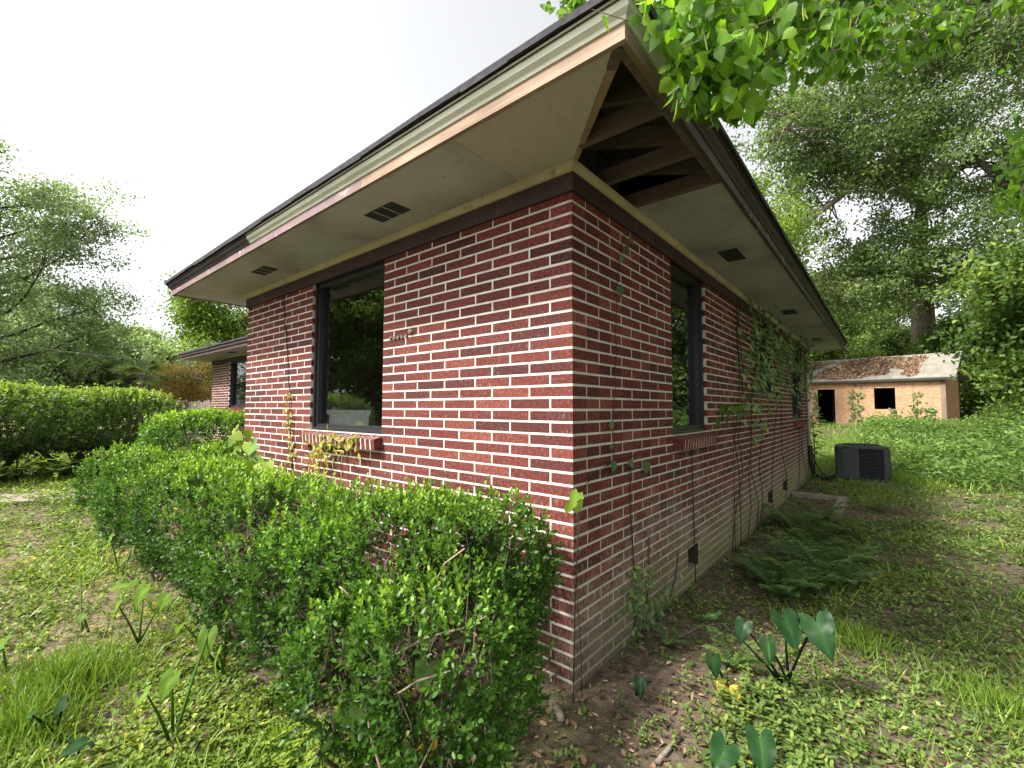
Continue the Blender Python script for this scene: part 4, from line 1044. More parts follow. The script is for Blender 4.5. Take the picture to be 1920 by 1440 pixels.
# right side: the big oak behind the shed, limbs traced from the photograph at their own depth
def oak():
    R = np.random.RandomState(41); b = at(1733, 760, 30.5); z0 = gz1(b[0], b[1]); base = np.array([b[0], b[1], z0])
    r = empty('oak_tree', tuple(base), 'huge old oak with thick trunk and spreading limbs behind the shed', 'tree')
    q = lambda x, y, d: at(x, y, d)-base
    limbs = [([np.array([0, 0, -.3]), q(1733, 690, 30.5), q(1731, 600, 30.5), q(1728, 540, 30.4), q(1722, 470, 30), q(1730, 380, 29.6), q(1712, 300, 29), q(1690, 200, 28.6), q(1660, 90, 28)], [.78, .68, .64, .60, .46, .40, .34, .28, .2]),
        ([q(1724, 540, 30.4), q(1760, 535, 29.6), q(1800, 522, 28.5), q(1850, 512, 27), q(1930, 480, 25)], [.34, .28, .25, .21, .15]),
        ([q(1722, 520, 30.2), q(1690, 525, 29.4), q(1640, 505, 28.3), q(1600, 520, 27), q(1545, 550, 26)], [.28, .21, .16, .12, .05]),
        ([q(1735, 385, 29.7), q(1790, 320, 28.8), q(1835, 300, 28), q(1880, 345, 27), q(1950, 380, 26)], [.28, .24, .21, .17, .1]),
        ([q(1715, 320, 29.2), q(1680, 300, 28.2), q(1625, 320, 27.2), q(1580, 365, 26.3), q(1535, 400, 25.4), q(1475, 450, 24.6)], [.27, .22, .19, .165, .14, .07]),
        ([q(1626, 320, 27.2), q(1598, 318, 26.6), q(1560, 285, 26), q(1520, 262, 25), q(1470, 240, 24)], [.15, .13, .11, .08, .04]),
        ([q(1700, 250, 28.8), q(1680, 258, 28), q(1610, 252, 27), q(1545, 240, 26), q(1460, 215, 25)], [.24, .2, .18, .13, .05]),
        ([q(1690, 200, 28.6), q(1760, 130, 28), q(1830, 80, 27.5), q(1930, 40, 27)], [.2, .17, .12, .06]),
        ([q(1670, 120, 28.2), q(1610, 60, 27.5), q(1540, 20, 27)], [.18, .14, .06])]
    paths = list(limbs); tips = []
    for pts, rad in limbs:
        m = len(pts); st = 4 if len(pts) == 9 else 1
        for k in range(34):
            f = R.uniform(st, m-1.01); i = int(f); s = pts[i]+(pts[i+1]-pts[i])*(f-i); d = _unit(R.normal(size=3)*[1, 1, .7]+[0, 0, .15]); L = R.uniform(1.0, 3.4)
            mid = s+d*L*.5+R.normal(size=3)*.15; e = s+d*L+np.array([0, 0, -.15*L])
            rr = rad[i]*.22+.01; paths.append(([s, mid, e], [rr, rr*.6, rr*.25]))
            for j in range(4):
                b3 = s+(e-s)*R.uniform(.25, 1.05); tips.append(b3+R.normal(size=3)*.5)
    L_ = np.array([q_ for pts, rad in limbs for i in range(len(pts)-1) if not (len(pts) == 9 and i < 4) for q_ in (pts[i], (pts[i]+pts[i+1])/2)])
    for k in range(390):
        c = q(R.uniform(1370, 2000), R.uniform(-60, 575), R.uniform(24.5, 33)) if k < 330 else q(R.normal(1725, 45), R.uniform(60, 530), R.uniform(25, 29))
        j = np.argmin(((L_-c)**2).sum(1)); s = L_[j]; mid = (s+c)/2+R.normal(size=3)*.3+[0, 0, .2]
        if k % 2: paths.append(([s, mid, c], [.05, .03, .012]))
        for _ in range(6): tips.append(c+R.normal(size=3)*[.75, .75, .42])
    tips = np.array(tips)
    # openings where the sky shows through
    P = tips+base-CAM; d = P@FW; X = 960+FPX*(P@RT)/d; Y = 720-FPX*(P@UP)/d
    k = np.ones(len(tips), bool)
    for (cx, cy, rx, ry) in ((1590, 395, 60, 30), (1690, 395, 32, 22), (1830, 320, 46, 26), (1650, 290, 20, 16), (1520, 470, 28, 20), (1600, 440, 28, 15), (1733, 615, 34, 70)):
        k &= ((X-cx)/rx)**2+((Y-cy)/ry)**2 > 1
    tips = tips[k]
    for pts, rad in limbs[2:7]:                   # bare crooked branchlets
        for k in range(16):
            f = R.uniform(.5, len(pts)-1.01); i = int(f); p_ = [pts[i]+(pts[i+1]-pts[i])*(f-i)]; d = _unit(R.normal(size=3)*[1, .6, .8])
            for _ in range(5): d = _unit(d+R.normal(size=3)*.45); p_.append(p_[-1]+d*R.uniform(.25, .6))
            paths.append((p_, [.05, .042, .034, .026, .018, .01]))
    tubes_np(paths, 6).build('trunk', MT['bark'], r, True)
    link('crown', leaf_mesh('crown', [crown(R, tips, 44, .42, .20, .115, 'rh', .2, .6)]), G['oak'], r)
oak()
Wr = tree('woodland_tree', 'tall green tree rising behind the left end of the shed roof', 'tree', px(1560, 44), 51, G['wood'], 13.5, .26, 20, 5.2, .14, 80, .62, .25, .14, 6, 4, .45, group='trees behind the shed')
Lr = tree('light_tree', 'bright yellow-green tree rising behind the side eave', 'tree', px(1400, 25), 57, G['light'], 13.5, .2, 18, 3.6, .2, 75, .42, .15, .09, 6, 4, .5, group='trees behind the shed')
Ur = tree('understory_tree', 'dense leafy understory tree just right of the shed', 'tree', px(1850, 27), 52, G['wood'], 6.0, .11, 18, 3.3, .03, 80, .42, .19, .105, 6, 4, .42, group='trees behind the shed')
right_more = [(Wr, 'tall green tree behind the oak trunk', 1690, 52, 1.0), (Wr, 'tall green tree right of the oak', 1900, 46, 1.0), (Wr, 'tall green tree at the far right skyline', 2080, 40, 1.05), (Wr, 'tall green tree behind the far house eave', 1440, 46, .95), (Wr, 'tall tree filling the gap left of the oak', 1610, 60, 1.2),
    (Wr, 'tall tree behind the house roof', 1250, 55, 1.0), (Ur, 'understory tree behind the left half of the shed', 1560, 36, 1.05), (Ur, 'understory tree behind the right half of the shed', 1680, 37, 1.1), (Ur, 'understory tree at the right frame edge', 1960, 24, 1.0), (Ur, 'understory tree between oak trunk and right edge', 1800, 36, 1.2), (Ur, 'understory tree under the oak limb at right', 1890, 33, 1.25), (Ur, 'understory tree left of the shed beyond the house', 1470, 38, 1.0), (Ur, 'small understory tree against the right end of the shed', 1815, 30, .72)]
for i, (s_, lb, x_, d_, k_) in enumerate(right_more): retree(s_, lb, px(x_, d_), i*1.7+.2, k_)
# trees across the yard behind the viewer, seen mirrored in the windows
yard = [(Lg, 'green yard tree mirrored in the front window', -22.0, -12.0, .95), (Ur, 'leafy yard tree mirrored low in the front window', -18.5, -12.0, 1.1), (Wd, 'yard tree mirrored left in the front window', -29, -13.0, 1.3), (Lg, 'yard tree mirrored at the right of the front window', -17.0, -14.5, .75),
    (Wr, 'yard tree mirrored in the side window', 8.2, 15.0, .72), (Wd, 'large yard tree mirrored in the side window', 10.5, 8.0, .95), (Ur, 'yard tree mirrored in the far side windows', 7.0, 19.5, 1.1), (Wr, 'yard tree mirrored beyond the side window', 9.5, 22.0, .85)]
for i, (s_, lb, x_, y_, k_) in enumerate(yard):
    c = retree(s_, lb, gl(x_, y_), i*1.1, k_); c['group'] = 'yard trees outside the picture'

# ---- overhanging tallow tree on the right
def tallow():
    R = np.random.RandomState(61); base = np.array([4.6, 3.2, gz1(4.6, 3.2)])
    r = empty('tallow_tree', tuple(base), 'tallow tree with drooping heart-shaped leaves hanging over the roof corner', 'tree')
    A_ = lambda x, y, d: at(x, y, d)-base
    top = np.array([4.2, 2.6, 4.3])-base
    paths = [([np.array([0, 0, -.2]), np.array([.05, .05, 1.6]), np.array([-.1, -.2, 3.2]), top], [.17, .14, .12, .10])]
    mains = [[top, A_(1820, -160, 3.6), A_(1600, -150, 2.9), A_(1420, -90, 2.5), A_(1290, -30, 2.3), A_(1120, -20, 2.45), A_(1050, 5, 2.6)],
        [top, A_(1850, -60, 3.6), A_(1700, -60, 2.9), A_(1560, 10, 2.7), A_(1440, 60, 2.55), A_(1340, 110, 2.35)],
        [top, A_(1960, 40, 3.4), A_(1900, -20, 3.0), A_(1800, 10, 2.9), A_(1730, 60, 2.8)],
        [top, A_(2150, 100, 3.6), A_(2040, 200, 3.3), A_(1960, 280, 3.15), A_(1915, 360, 3.1)],
        [A_(1560, 10, 2.7), A_(1480, -40, 2.5), A_(1400, 0, 2.3), A_(1300, 50, 2.15), A_(1255, 70, 2.05)],
        [A_(1600, -150, 2.9), A_(1640, -60, 2.6), A_(1600, 60, 2.5), A_(1540, 110, 2.45)],
        [A_(2040, 200, 3.3), A_(1990, 240, 3.3), A_(1930, 230, 3.2)],
        [A_(1400, -90, 2.3), A_(1330, -60, 1.95), A_(1295, -20, 1.75), A_(1275, 40, 1.68), A_(1285, 90, 1.66), A_(1310, 140, 1.68), A_(1330, 170, 1.70)]]
    lf = []; ck = []
    xs = [980, 1030, 1120, 1180, 1205, 1225, 1300, 1400, 1500, 1600, 1700, 1790, 1830, 1850, 1862, 1880, 2300]; ys = [5, 18, 55, 20, 40, 130, 225, 225, 150, 150, 135, 105, 10, -40, 480, 490, 520]
    def ok(e):                                    # twig ends stay clear of the roof edge
        g = e+base; v = g-CAM; d_ = v@FW
        if d_ < .3: return True
        X_, Y_ = 960+FPX*(v@RT)/d_, 720-FPX*(v@UP)/d_
        return Y_ < np.interp(X_, xs, ys)+15 and not (1130 < X_ < 1222 and Y_ > -30) and not (g[0] < .68 and g[1] > -.7 and 2.6 < g[2] < 3.1)
    def place(c, n, d, spread=.11, sz=1.0):
        for _ in range(n):
            p0 = c+R.normal(size=3)*spread*[1, 1, .7]
            for k in range(R.randint(1, 3)):
                lf.append((p0+R.normal(size=3)*.015, np.array([R.normal()*.55, R.normal()*.55, -1.0+R.normal()*.35]), R.normal(size=3)*[1, 1, .5]+np.array([0, 0, .35]), sz))
    for mi, mp in enumerate(mains):
        k = len(mp); paths.append((mp, [max(.045*(1-i/k), .006) for i in range(k)] if mi < 4 else [max(.016*(1-i/k), .004) for i in range(k)]))
        i0 = 1
        for t in np.arange(.9 if mi != 3 else 1.6, k-1.0001, .085):
            i = int(t); s = mp[i]+(mp[i+1]-mp[i])*(t-i)
            for _ in range(2):
                L = R.uniform(.12, .42)*(.8 if mi == 4 else 1); e = s+np.array([R.normal()*.16, R.normal()*.16, -L*.55+R.normal()*.08])
                if not ok(e): continue
                paths.append(([s, (s+e)/2+R.normal(size=3)*.02+[0, 0, .03], e], [.0035, .0025, .0012]))
                for u in np.linspace(.25, 1, 4):
                    place(s+(e-s)*u, 2, None, .045)
                if R.uniform() < .55: ck.append((e, np.array([R.normal()*.12, R.normal()*.12, -1.])))
    P = np.array([l[0] for l in lf]); Aa = np.array([l[1] for l in lf]); N = np.array([l[2] for l in lf]); n = len(P)
    # the photograph's lower and left outline of this foliage
    Wd_ = P+base-CAM; dd = Wd_@FW; X = 960+FPX*(Wd_@RT)/dd; Y = 720-FPX*(Wd_@UP)/dd
    k = (dd > .3) & (Y < np.interp(X, xs, ys)) & ~((X > 1835) & (X < 1856+np.clip((Y-200)*.0, 0, 9)) & (Y > 10)) & ~((X > 1850) & (X < 2000) & (Y > 20) & (Y < 205))
    P, Aa, N = P[k], Aa[k], N[k]; n = len(P); s = R.uniform(.75, 1.2, n)
    inside = (P+base)
    k2 = ~((inside[:, 0] < .672) & (inside[:, 1] > -.68) & (inside[:, 2] < 3.05+np.clip((.70-inside[:, 0]), 0, 2)*.4) & (inside[:, 2] > 2.70))
    P, Aa, N, s = P[k2], Aa[k2], N[k2], s[k2]; n = len(P)
    tubes_np(paths, 5).build('trunk', MT['bark'], r, True)
    link('crown', leaf_mesh('crown', [(P, Aa, N, .056*s, .053*s, R.uniform(0, 1, n), 'heart')]), G['tallow'], r)
    cm = MB()
    for e, d in ck:
        Wq = e+base-CAM; dq = Wq@FW
        if dq < .3 or 720-FPX*(Wq@UP)/dq > 200: continue
        q = e+base
        if q[0] < .75 and q[1] > -.75: continue
        cm.tube([e, e+d*.04, e+d*.075+R.normal(size=3)*.006], [.0018, .0035, .002], 4)
    tag(cm.build('catkins', G['catkin'], r), kind='stuff')
    # unseen rest of its head, shaped to dim the side wall and right ground
    tips = R.normal(size=(130, 3))*[1.3, 1.6, .6]+top+np.array([2.2, 1.0, 1.5])
    link('unseen_upper_crown', leaf_mesh('unseen_upper_crown', [crown(R, tips, 60, .3, .07, .065, 'rh', .6, .8)]), G['tallow'], r)
tallow()
# ---- elephant-ear (taro) plants
def big_leaf(L, W, tip, nrm, curl=.15, wav=.05, seed=0):
    """heart/arrow shaped blade: returns verts (around petiole point 0,0,0), tris"""
    R = np.random.RandomState(seed); A = _unit(np.array(tip, float)); S = _unit(np.cross(A, np.array(nrm, float))); N = np.cross(S, A)
    rows = [(-.30, .20, .42), (-.14, .05, .50), (.05, 0, .52), (.25, 0, .48), (.45, 0, .40), (.65, 0, .28), (.84, 0, .13), (1.0, 0, .0)]
    V = []; F = []
    for t, inn, hw in rows:
        sag = -curl*max(t, 0)**2*L
        for sgn in (-1, 1):
            for k, f in enumerate((0, .5, 1.0)):
                s = (inn+(hw-inn)*f)*W*sgn; up = .22*abs(s)*(1-.4*f)+wav*W*math.sin(t*9+sgn*f*4+seed)*f
                V.append(A*t*L*.78+S*s+N*(up+sag))
    for i in range(len(rows)-1):
        for sd in range(2):
            for k in range(2):
                a = i*6+sd*3+k; b = a+1; c = a+6; d = b+6
                F += [(a, b, d), (a, d, c)] if sd else [(b, a, c), (b, c, d)]
    return np.array(V), np.array(F)
def taro(label, loc, leaves, mat='taro', group='elephant ear plants', seed=0):
    """leaves: (leaf point, tip direction, length, width) in world coordinates"""
    R = np.random.RandomState(seed); b = np.array([loc[0], loc[1], gz1(loc[0], loc[1])]); r = empty('taro_plant', tuple(b), label, 'plant', group)
    for i, (p, tip, L, W) in enumerate(leaves):
        p = np.array(p)-b; nrm = _unit(np.array([R.normal()*.25, R.normal()*.25-.25, 1.0]))
        V, F = big_leaf(L, W, tip, nrm, R.uniform(.1, .5), .085, seed*7+i)
        rv = np.full(len(V), R.uniform(.1, .6))+R.normal(size=len(V))*.06; rv[0::3] += np.where(np.arange(len(rv[0::3])) > 3, .45, .1); V = V*.76
        o = link('leaf', np_mesh('leaf', V+p, F, np.clip(rv, 0, 1), True), G[mat], r)
        m = MB(); f = np.array([R.normal()*.015, R.normal()*.015, -.02]); m.tube([f, f+(p-f)*.55+np.array([0, 0, .04*np.linalg.norm(p)]), p+np.array([0, 0, -.003])], [.008, .006, .0035], 6); m.build('stem', G['tarolight'] if mat != 'taro' else MT['vinestem'] if False else G['taro'], r, True)
def lp(px_, py_, z): return onz(px_, py_, z)
# right-hand group
b0 = onz(1478, 1290, -.05)
taro('big dark taro plant beside the fern at the right of the brick corner', (b0[0], b0[1]), [(lp(1470, 1160, .36), (.5, -.55, -.75), .26, .17), (lp(1530, 1165, .36), (.35, -.75, -.5), .26, .20), (lp(1395, 1170, .30), (-.05, -.55, -.6), .16, .11), (lp(1440, 1205, .28), (.1, -.3, -1), .17, .10), (lp(1340, 1155, .25), (-.6, .1, -.15), .15, .12)], seed=1)
b0 = onz(1350, 1300, -.05)
taro('small taro leaf hanging above the crumpled yellow leaf', (b0[0]+.03, b0[1]+.06), [(lp(1338, 1235, .16), (.08, -.3, -.9), .16, .10)], seed=2)
b0 = onz(1192, 1296, -.05)
taro('single small taro leaf drooping over bare soil below the brick corner', (b0[0], b0[1]), [(lp(1200, 1275, .07), (.25, -.5, -.5), .13, .08)], seed=4)
b0 = onz(1410, 1500, -.05)
taro('taro plant cut by the bottom edge right of centre', (b0[0], b0[1]), [(lp(1360, 1400, .18), (-.1, -.6, -.3), .17, .13), (lp(1425, 1385, .22), (.25, -.6, -.5), .20, .13)], seed=3)
# left-hand row in front of the shrubs
for i, (bx_, by_, lv, lb) in enumerate([
    (320, 1385, [((322, 1270), (.1, -.6, -.8), .17, .10), ((390, 1190), (.45, -.3, -.7), .22, .11), ((275, 1300), (-.4, -.4, -.5), .13, .08)], 'yellow-green taro plant on bare soil in front of the long boxwood'),
    (255, 1215, [((270, 1105), (-.1, -.5, -.9), .26, .12), ((222, 1135), (-.2, -.4, -.8), .19, .10), ((310, 1120), (.2, -.4, -.7), .18, .10)], 'bright taro plant left of the yellowing leaf cluster'),
    (225, 1065, [((258, 1010), (-.1, -.4, -.9), .30, .13), ((208, 1010), (-.3, -.3, -.8), .24, .12), ((240, 1100), (-.4, -.5, .1), .22, .17)], 'bright taro plant at the left end of the long boxwood'),
    (420, 1260, [((425, 1150), (.1, -.4, -.9), .20, .08), ((410, 1225), (-.2, -.3, -.8), .19, .08), ((345, 1170), (-.5, -.3, -.4), .13, .09)], 'taro plant in the gap between the two boxwood shrubs'),
    (120, 1380, [((118, 1320), (-.25, -.5, -.5), .16, .10), ((155, 1395), (.1, -.8, .0), .13, .12), ((60, 1340), (-.3, -.3, -.2), .09, .07)], 'grey-green taro seedling in the grass at the lower left'),
    (160, 1185, [((150, 1075), (-.3, .2, -.1), .10, .08), ((155, 1155), (.3, -.3, -.3), .09, .07)], 'tiny taro seedling in the sunny ground cover'),
    (10, 1260, [((5, 1210), (-.3, -.5, -.4), .16, .15)], 'taro leaf cut by the left edge of the picture')]):
    g0 = onz(bx_, by_, -.05)
    taro(lb, (g0[0], g0[1]), [(onz(a[0], a[1], .10+.16*(i < 4)), t, L, W) for a, t, L, W in lv], 'tarolight' if i not in (4,) else 'taro', 'elephant ear plants', 10+i)
# leafy weed hanging out of the near shrub, with yellowed leaves
def floor_plant():
    g0 = onz(715, 1440, -.05); b = np.array([g0[0]+.08, g0[1]+.10, gz1(g0[0], g0[1])]); r = empty('broadleaf_weed', tuple(b), 'broad-leaved weed with large dull leaves under the near boxwood', 'plant')
    R = np.random.RandomState(5)
    for i, (x_, y_, z_, t, L, W) in enumerate(((675, 1330, .22, (-.3, -.3, -1), .17, .13), (640, 1310, .22, (-.4, -.1, -.9), .13, .09), (800, 1250, .30, (.1, -.2, -.3), .12, .10), (830, 1265, .28, (.3, -.1, -.8), .10, .08), (775, 1360, .16, (-.1, -.2, -.7), .09, .06))):
        p_ = onz(x_, y_, z_)-b; V, F = big_leaf(L, W, t, (R.normal()*.4, -.6, .8), .2, .06, 30+i)
        link('leaf', np_mesh('leaf', V+p_, F, np.full(len(V), R.uniform(0, .6)), True), G['fern'], r)
        m = MB(); m.tube([(0, 0, -.02), p_*.5+np.array([0, 0, .06]), p_], [.006, .004, .003], 5); m.build('stem', G['fern'], r, True)
    g1 = onz(790, 1440, -.05); b = np.array([g1[0], g1[1], gz1(g1[0], g1[1])]); r = empty('yellowed_weed', tuple(b), 'weed with three yellow dying leaves at the bottom edge', 'plant')
    for i, (x_, y_, z_, t, L, W) in enumerate(((785, 1400, .10, (-.2, -.5, -.7), .09, .06), (808, 1395, .10, (.3, -.4, -.8), .09, .06), (760, 1385, .12, (-.5, -.2, -.3), .07, .05))):
        p_ = onz(x_, y_, z_)-b; V, F = big_leaf(L, W, t, (0, -.6, .8), .2, .08, 40+i)
        link('leaf', np_mesh('leaf', V+p_, F, np.full(len(V), .2*i), True), G['yellow'] if i < 2 else G['dryvine'], r)
        m = MB(); m.tube([(0, 0, -.02), p_*.5+np.array([0, 0, .03]), p_], [.005, .004, .003], 5); m.build('stem', G['dryvine'], r, True)
floor_plant()
# crumpled yellow leaf
q = onz(1367, 1308, -.02); V, F = big_leaf(.12, .11, (0.1, -.35, -.9), (.2, -.9, .3), .5, .22, 9); V += np.random.RandomState(2).normal(size=V.shape)*.004
o = link('yellow_leaf', np_mesh('yellow_leaf', V, F, np.full(len(V), .5), True), G['yellow']); o.location = (q[0], q[1], gz1(q[0], q[1])+.075); tag(o, 'crumpled bright yellow dead leaf among green weeds', 'leaf')

# ---- ferns
def frond_mesh(R, L, arch=.5, n=22):
    t = np.linspace(0, 1, n); rach = np.stack([t*L, 0*t, np.sin(t*1.9)*L*arch*.55], -1)
    dr = np.gradient(rach, axis=0); dr = _unit(dr)
    P = np.repeat(rach[2:], 2, 0); D = np.repeat(dr[2:], 2, 0); sd = np.tile([[0, 1, 0], [0, -1, 0]], (n-2, 1)).astype(float)
    tt = np.repeat(t[2:], 2); ln = L*.26*np.sin(np.clip(tt*1.02, 0, 1)**.75*math.pi)**.8+.006
    A = sd*.95+D*.35+R.normal(size=P.shape)*.06+[0, 0, -.12]
    return P, A, np.tile([0, 0, 1.], (len(P), 1))+R.normal(size=P.shape)*.12, ln, np.full(len(P), L*1.5/n*.85), rach
def fern(label, loc, n, L, seed, mat='fern', group='ferns beside the wall'):
    R = np.random.RandomState(seed); z = gz1(*loc); r = empty('fern', (loc[0], loc[1], z), label, 'fern', group)
    for k in range(n):
        az = k*2.4+R.uniform(-.4, .4); LL = L*R.uniform(.75, 1.15); P, A, N, ln, wd, rach = frond_mesh(R, LL, R.uniform(.8, 1.5))
        c, s = math.cos(az), math.sin(az); M3 = np.array([[c, s, 0], [-s, c, 0], [0, 0, 1]])
        f = link('frond', leaf_mesh('frond', [(P@M3, A@M3, N@M3, ln, wd, R.uniform(0, 1)*np.ones(len(P))*.6+R.uniform(0, .4, len(P)), 'rh')]), G[mat], r)
        m = MB(); m.tube([q_@M3 for q_ in rach[::5]]+[rach[-1]@M3], [.003, .0028, .002, .0016, .001, .0006][:len(rach[::5])+1], 4); m.build('stalk', G[mat], f)
fern('light green fern beside the big dark taro leaves', tuple(onz(1372, 1255, -.05)[:2]), 7, .20, 1)
for i, (x_, y_, n, L, lb) in enumerate(((1500, 1000, 11, .55, 'large dark fern against the mossy wall foot before the pit'), (1570, 1005, 9, .50, 'arching fern in front of the pit edging'), (1460, 1120, 12, .42, 'dense dark fern midway along the side wall bed'), (1545, 1085, 11, .45, 'dense fern at the lawn side of the bed'), (1420, 1075, 9, .36, 'fern growing close to the side wall'), (1490, 1050, 10, .46, 'fern in the middle of the side bed'), (1600, 1060, 9, .38, 'low fern at the edge of the grass'), (1650, 960, 8, .42, 'small fern right of the pit'), (1255, 1215, 6, .16, 'small dark fern-leaved seedling at the wall foot'))):
    fern(lb, tuple(onz(x_, y_, -.05)[:2]), n, L*.72, 20+i, 'fern' if i in (1, 6, 7) else 'darkfern')
for i, (x_, y_, L) in enumerate(((1530, 1030, .34), (1440, 1100, .28), (1510, 1110, .30), (1475, 985, .36), (1540, 975, .36), (1580, 1100, .28))):
    fern(('feathery clump behind the big fern', 'feathery clump nearest the taro plant', 'feathery clump in mid bed', 'feathery clump at the mossy wall', 'feathery clump before the pit coping', 'feathery clump at the lawn edge')[i], tuple(onz(x_, y_, -.05)[:2]), 12, L, 60+i, 'darkfern' if i % 2 else 'fern')

# ---- vines on the walls
def vine(name, label, paths, leaves, mat, base, stemr=.004, shape='heart', stem_mat='vinestem'):
    b = np.array(base, float); r = empty(name, tuple(b), label, 'vine')
    m = MB()
    for p_ in paths: m.tube([np.array(q_)-b for q_ in p_], stemr, 5)
    m.build('stem', MT[stem_mat], r, True)
    P, A, N, L, W, q = leaves
    link('leaves', leaf_mesh('leaves', [(P-b, A, N, L, W, q, shape)]), mat, r)
def wallpath(pix, fn, off, R, n=3):
    out = []
    for i in range(len(pix)-1):
        a = fn(*pix[i]); c = fn(*pix[i+1])
        for k in range(n): out.append(a+(c-a)*k/n)
    out.append(fn(*pix[-1])); out = np.array(out)+R.normal(size=(len(out), 3))*.006
    return out+off
R = np.random.RandomState(71)
offF = np.array([0, -.012, 0]); offS = np.array([.012, 0, 0])
# grape vine over the long boxwood at the wall's left end
pts = [ony(*q_, -.44) for q_ in ((452, 800), (462, 825), (472, 850), (485, 868), (500, 882))]
gp = [(447, 800), (466, 806), (440, 822), (470, 826), (452, 842), (478, 842), (446, 862), (468, 866), (490, 862), (502, 866), (458, 884), (478, 880), (496, 878)]
gp = gp+[(x_+R.normal()*7, y_+R.normal()*6) for x_, y_ in gp[2:]]; P = np.array([ony(x_, y_, -.40-.12*R.uniform()) for x_, y_ in gp]); n = len(P)
vine('grape_vine', 'bright lime grape vine climbing over the shrub at the wall end', [pts+[np.array([pts[-1][0], -.2, .3]), np.array([pts[-1][0], -.25, -.05])]],
     (P, R.normal(size=(n, 3))*.5+[.2, -.2, -.7], np.tile([.4, -.8, .4], (n, 1))+R.normal(size=(n, 3))*.35, R.uniform(.09, .14, n), R.uniform(.085, .13, n), R.uniform(.2, 1, n)), G['grape'], (pts[-1][0], -.25, gz1(pts[-1][0], -.25)), .004)
# dry vine left of the front window
pth = [wallpath([(530, 545), (535, 570), (538, 620), (541, 680), (545, 740), (547, 800), (549, 850), (549, 890)], ony, offF, R), wallpath([(533, 548), (531, 565), (536, 600), (541, 640)], ony, offF, R)]
pth[0] = np.vstack([pth[0], [pth[0][-1][0], -.02, -.06]])
t = R.uniform(.55, 1, 85)**.8; idx = (t*(len(pth[0])-3)).astype(int); P = pth[0][idx]+R.normal(size=(85, 3))*[.045, .004, .03]+[0, -.015, 0]
vine('dry_vine', 'half-dead creeper climbing the brick left of the front window', pth, (P, R.normal(size=(85, 3))*[.8, .3, .8]+[0, 0, -.6], np.tile([0, -1, .3], (85, 1))+R.normal(size=(85, 3))*.5, R.uniform(.03, .06, 85), R.uniform(.018, .032, 85), R.uniform(0, 1, 85)), G['dryvine'], (pth[0][-1][0], -.02, gz1(pth[0][-1][0], -.02)), .004, 'oval')
# yellow-green creeper on the front sill
c = [(x_, y_) for x_, y_ in zip(R.normal(610, 22, 70), R.normal(838, 15, 70))]+[(R.uniform(600, 668), R.uniform(818, 836)) for _ in range(45)]+[(R.normal(590, 10), R.uniform(840, 890)) for _ in range(40)]
P = np.array([ony(x_, y_, -.085-.03*R.uniform()) for x_, y_ in c]); n = len(P)
pth = [wallpath([(598, 815), (603, 840), (600, 870), (596, 900)], lambda a, b_: ony(a, b_, -.03), 0, R), wallpath([(603, 838), (625, 826), (650, 822), (668, 830)], lambda a, b_: ony(a, b_, -.09), 0, R)]
pth[0] = np.vstack([pth[0], [pth[0][-1][0], -.03, -.06]])
vine('yellow_creeper', 'yellow-green creeper trailing over the left half of the front sill', pth, (P, R.normal(size=(n, 3))*[.8, .3, .6]+[0, 0, -.7], np.tile([0, -1, .4], (n, 1))+R.normal(size=(n, 3))*.5, R.uniform(.045, .085, n), R.uniform(.018, .03, n), R.uniform(.15, .75, n)), G['dryvine'], (pth[0][-1][0], -.03, gz1(pth[0][-1][0], -.03)), .003, 'oval', 'twig')
# thin vine near the corner on the side wall
pth = [wallpath([(1172, 440), (1160, 480), (1153, 560), (1152, 660), (1148, 760), (1143, 800), (1147, 830), (1150, 862), (1120, 885), (1098, 905), (1085, 925)], onx, offS, R)]
e_ = pth[0][-1]; pth[0] = np.vstack([pth[0], [.03, -.02, .55], [.06, -.03, .2], [.06, -.02, -.06]])
lv = [(1171, 462, .07), (1166, 480, .05), (1160, 537, .075), (1146, 792, .05), (1146, 834, .035), (1149, 865, .075), (1180, 863, .06), (1211, 866, .09), (1180, 447, .05)]
P = np.array([onx(x_, y_, .03) for x_, y_, _ in lv]); n = len(P); S = np.array([s_ for *_, s_ in lv])
pth.append(wallpath([(1150, 862), (1180, 855), (1212, 848), (1240, 846), (1262, 850)], onx, offS, R))
vine('thin_vine', 'thin dark vine with a few leaves climbing the side wall near the corner', pth, (P, np.tile([.2, .05, -1], (n, 1))+R.normal(size=(n, 3))*.15, np.tile([1, -.5, .1], (n, 1))+R.normal(size=(n, 3))*.2, S, S*.72, R.uniform(0, .7, n)), G['darkfern'], (.06, -.02, gz1(.06, -.02)), .0022)
# pale serrated leaf sprig at the corner
P = np.array([onx(1080, 915, .06), onx(1078, 925, .07), onx(1086, 930, .06), onx(1072, 938, .06), onx(1092, 922, .06)]); n = len(P)
vine('corner_seedling', 'pale green serrated leaf sprig at the brick corner above the near shrub', [[(.03, -.06, -.06), (.05, -.07, .4), (.06, -.05, .8), tuple(P[0])]], (P, np.tile([-.1, -.2, -1], (n, 1))+R.normal(size=(n, 3))*.25, np.tile([.6, -.8, .3], (n, 1)), R.uniform(.07, .10, n), R.uniform(.04, .055, n), R.uniform(.3, .9, n)), G['grape'], (.03, -.06, gz1(.03, -.06)), .003, 'oval')
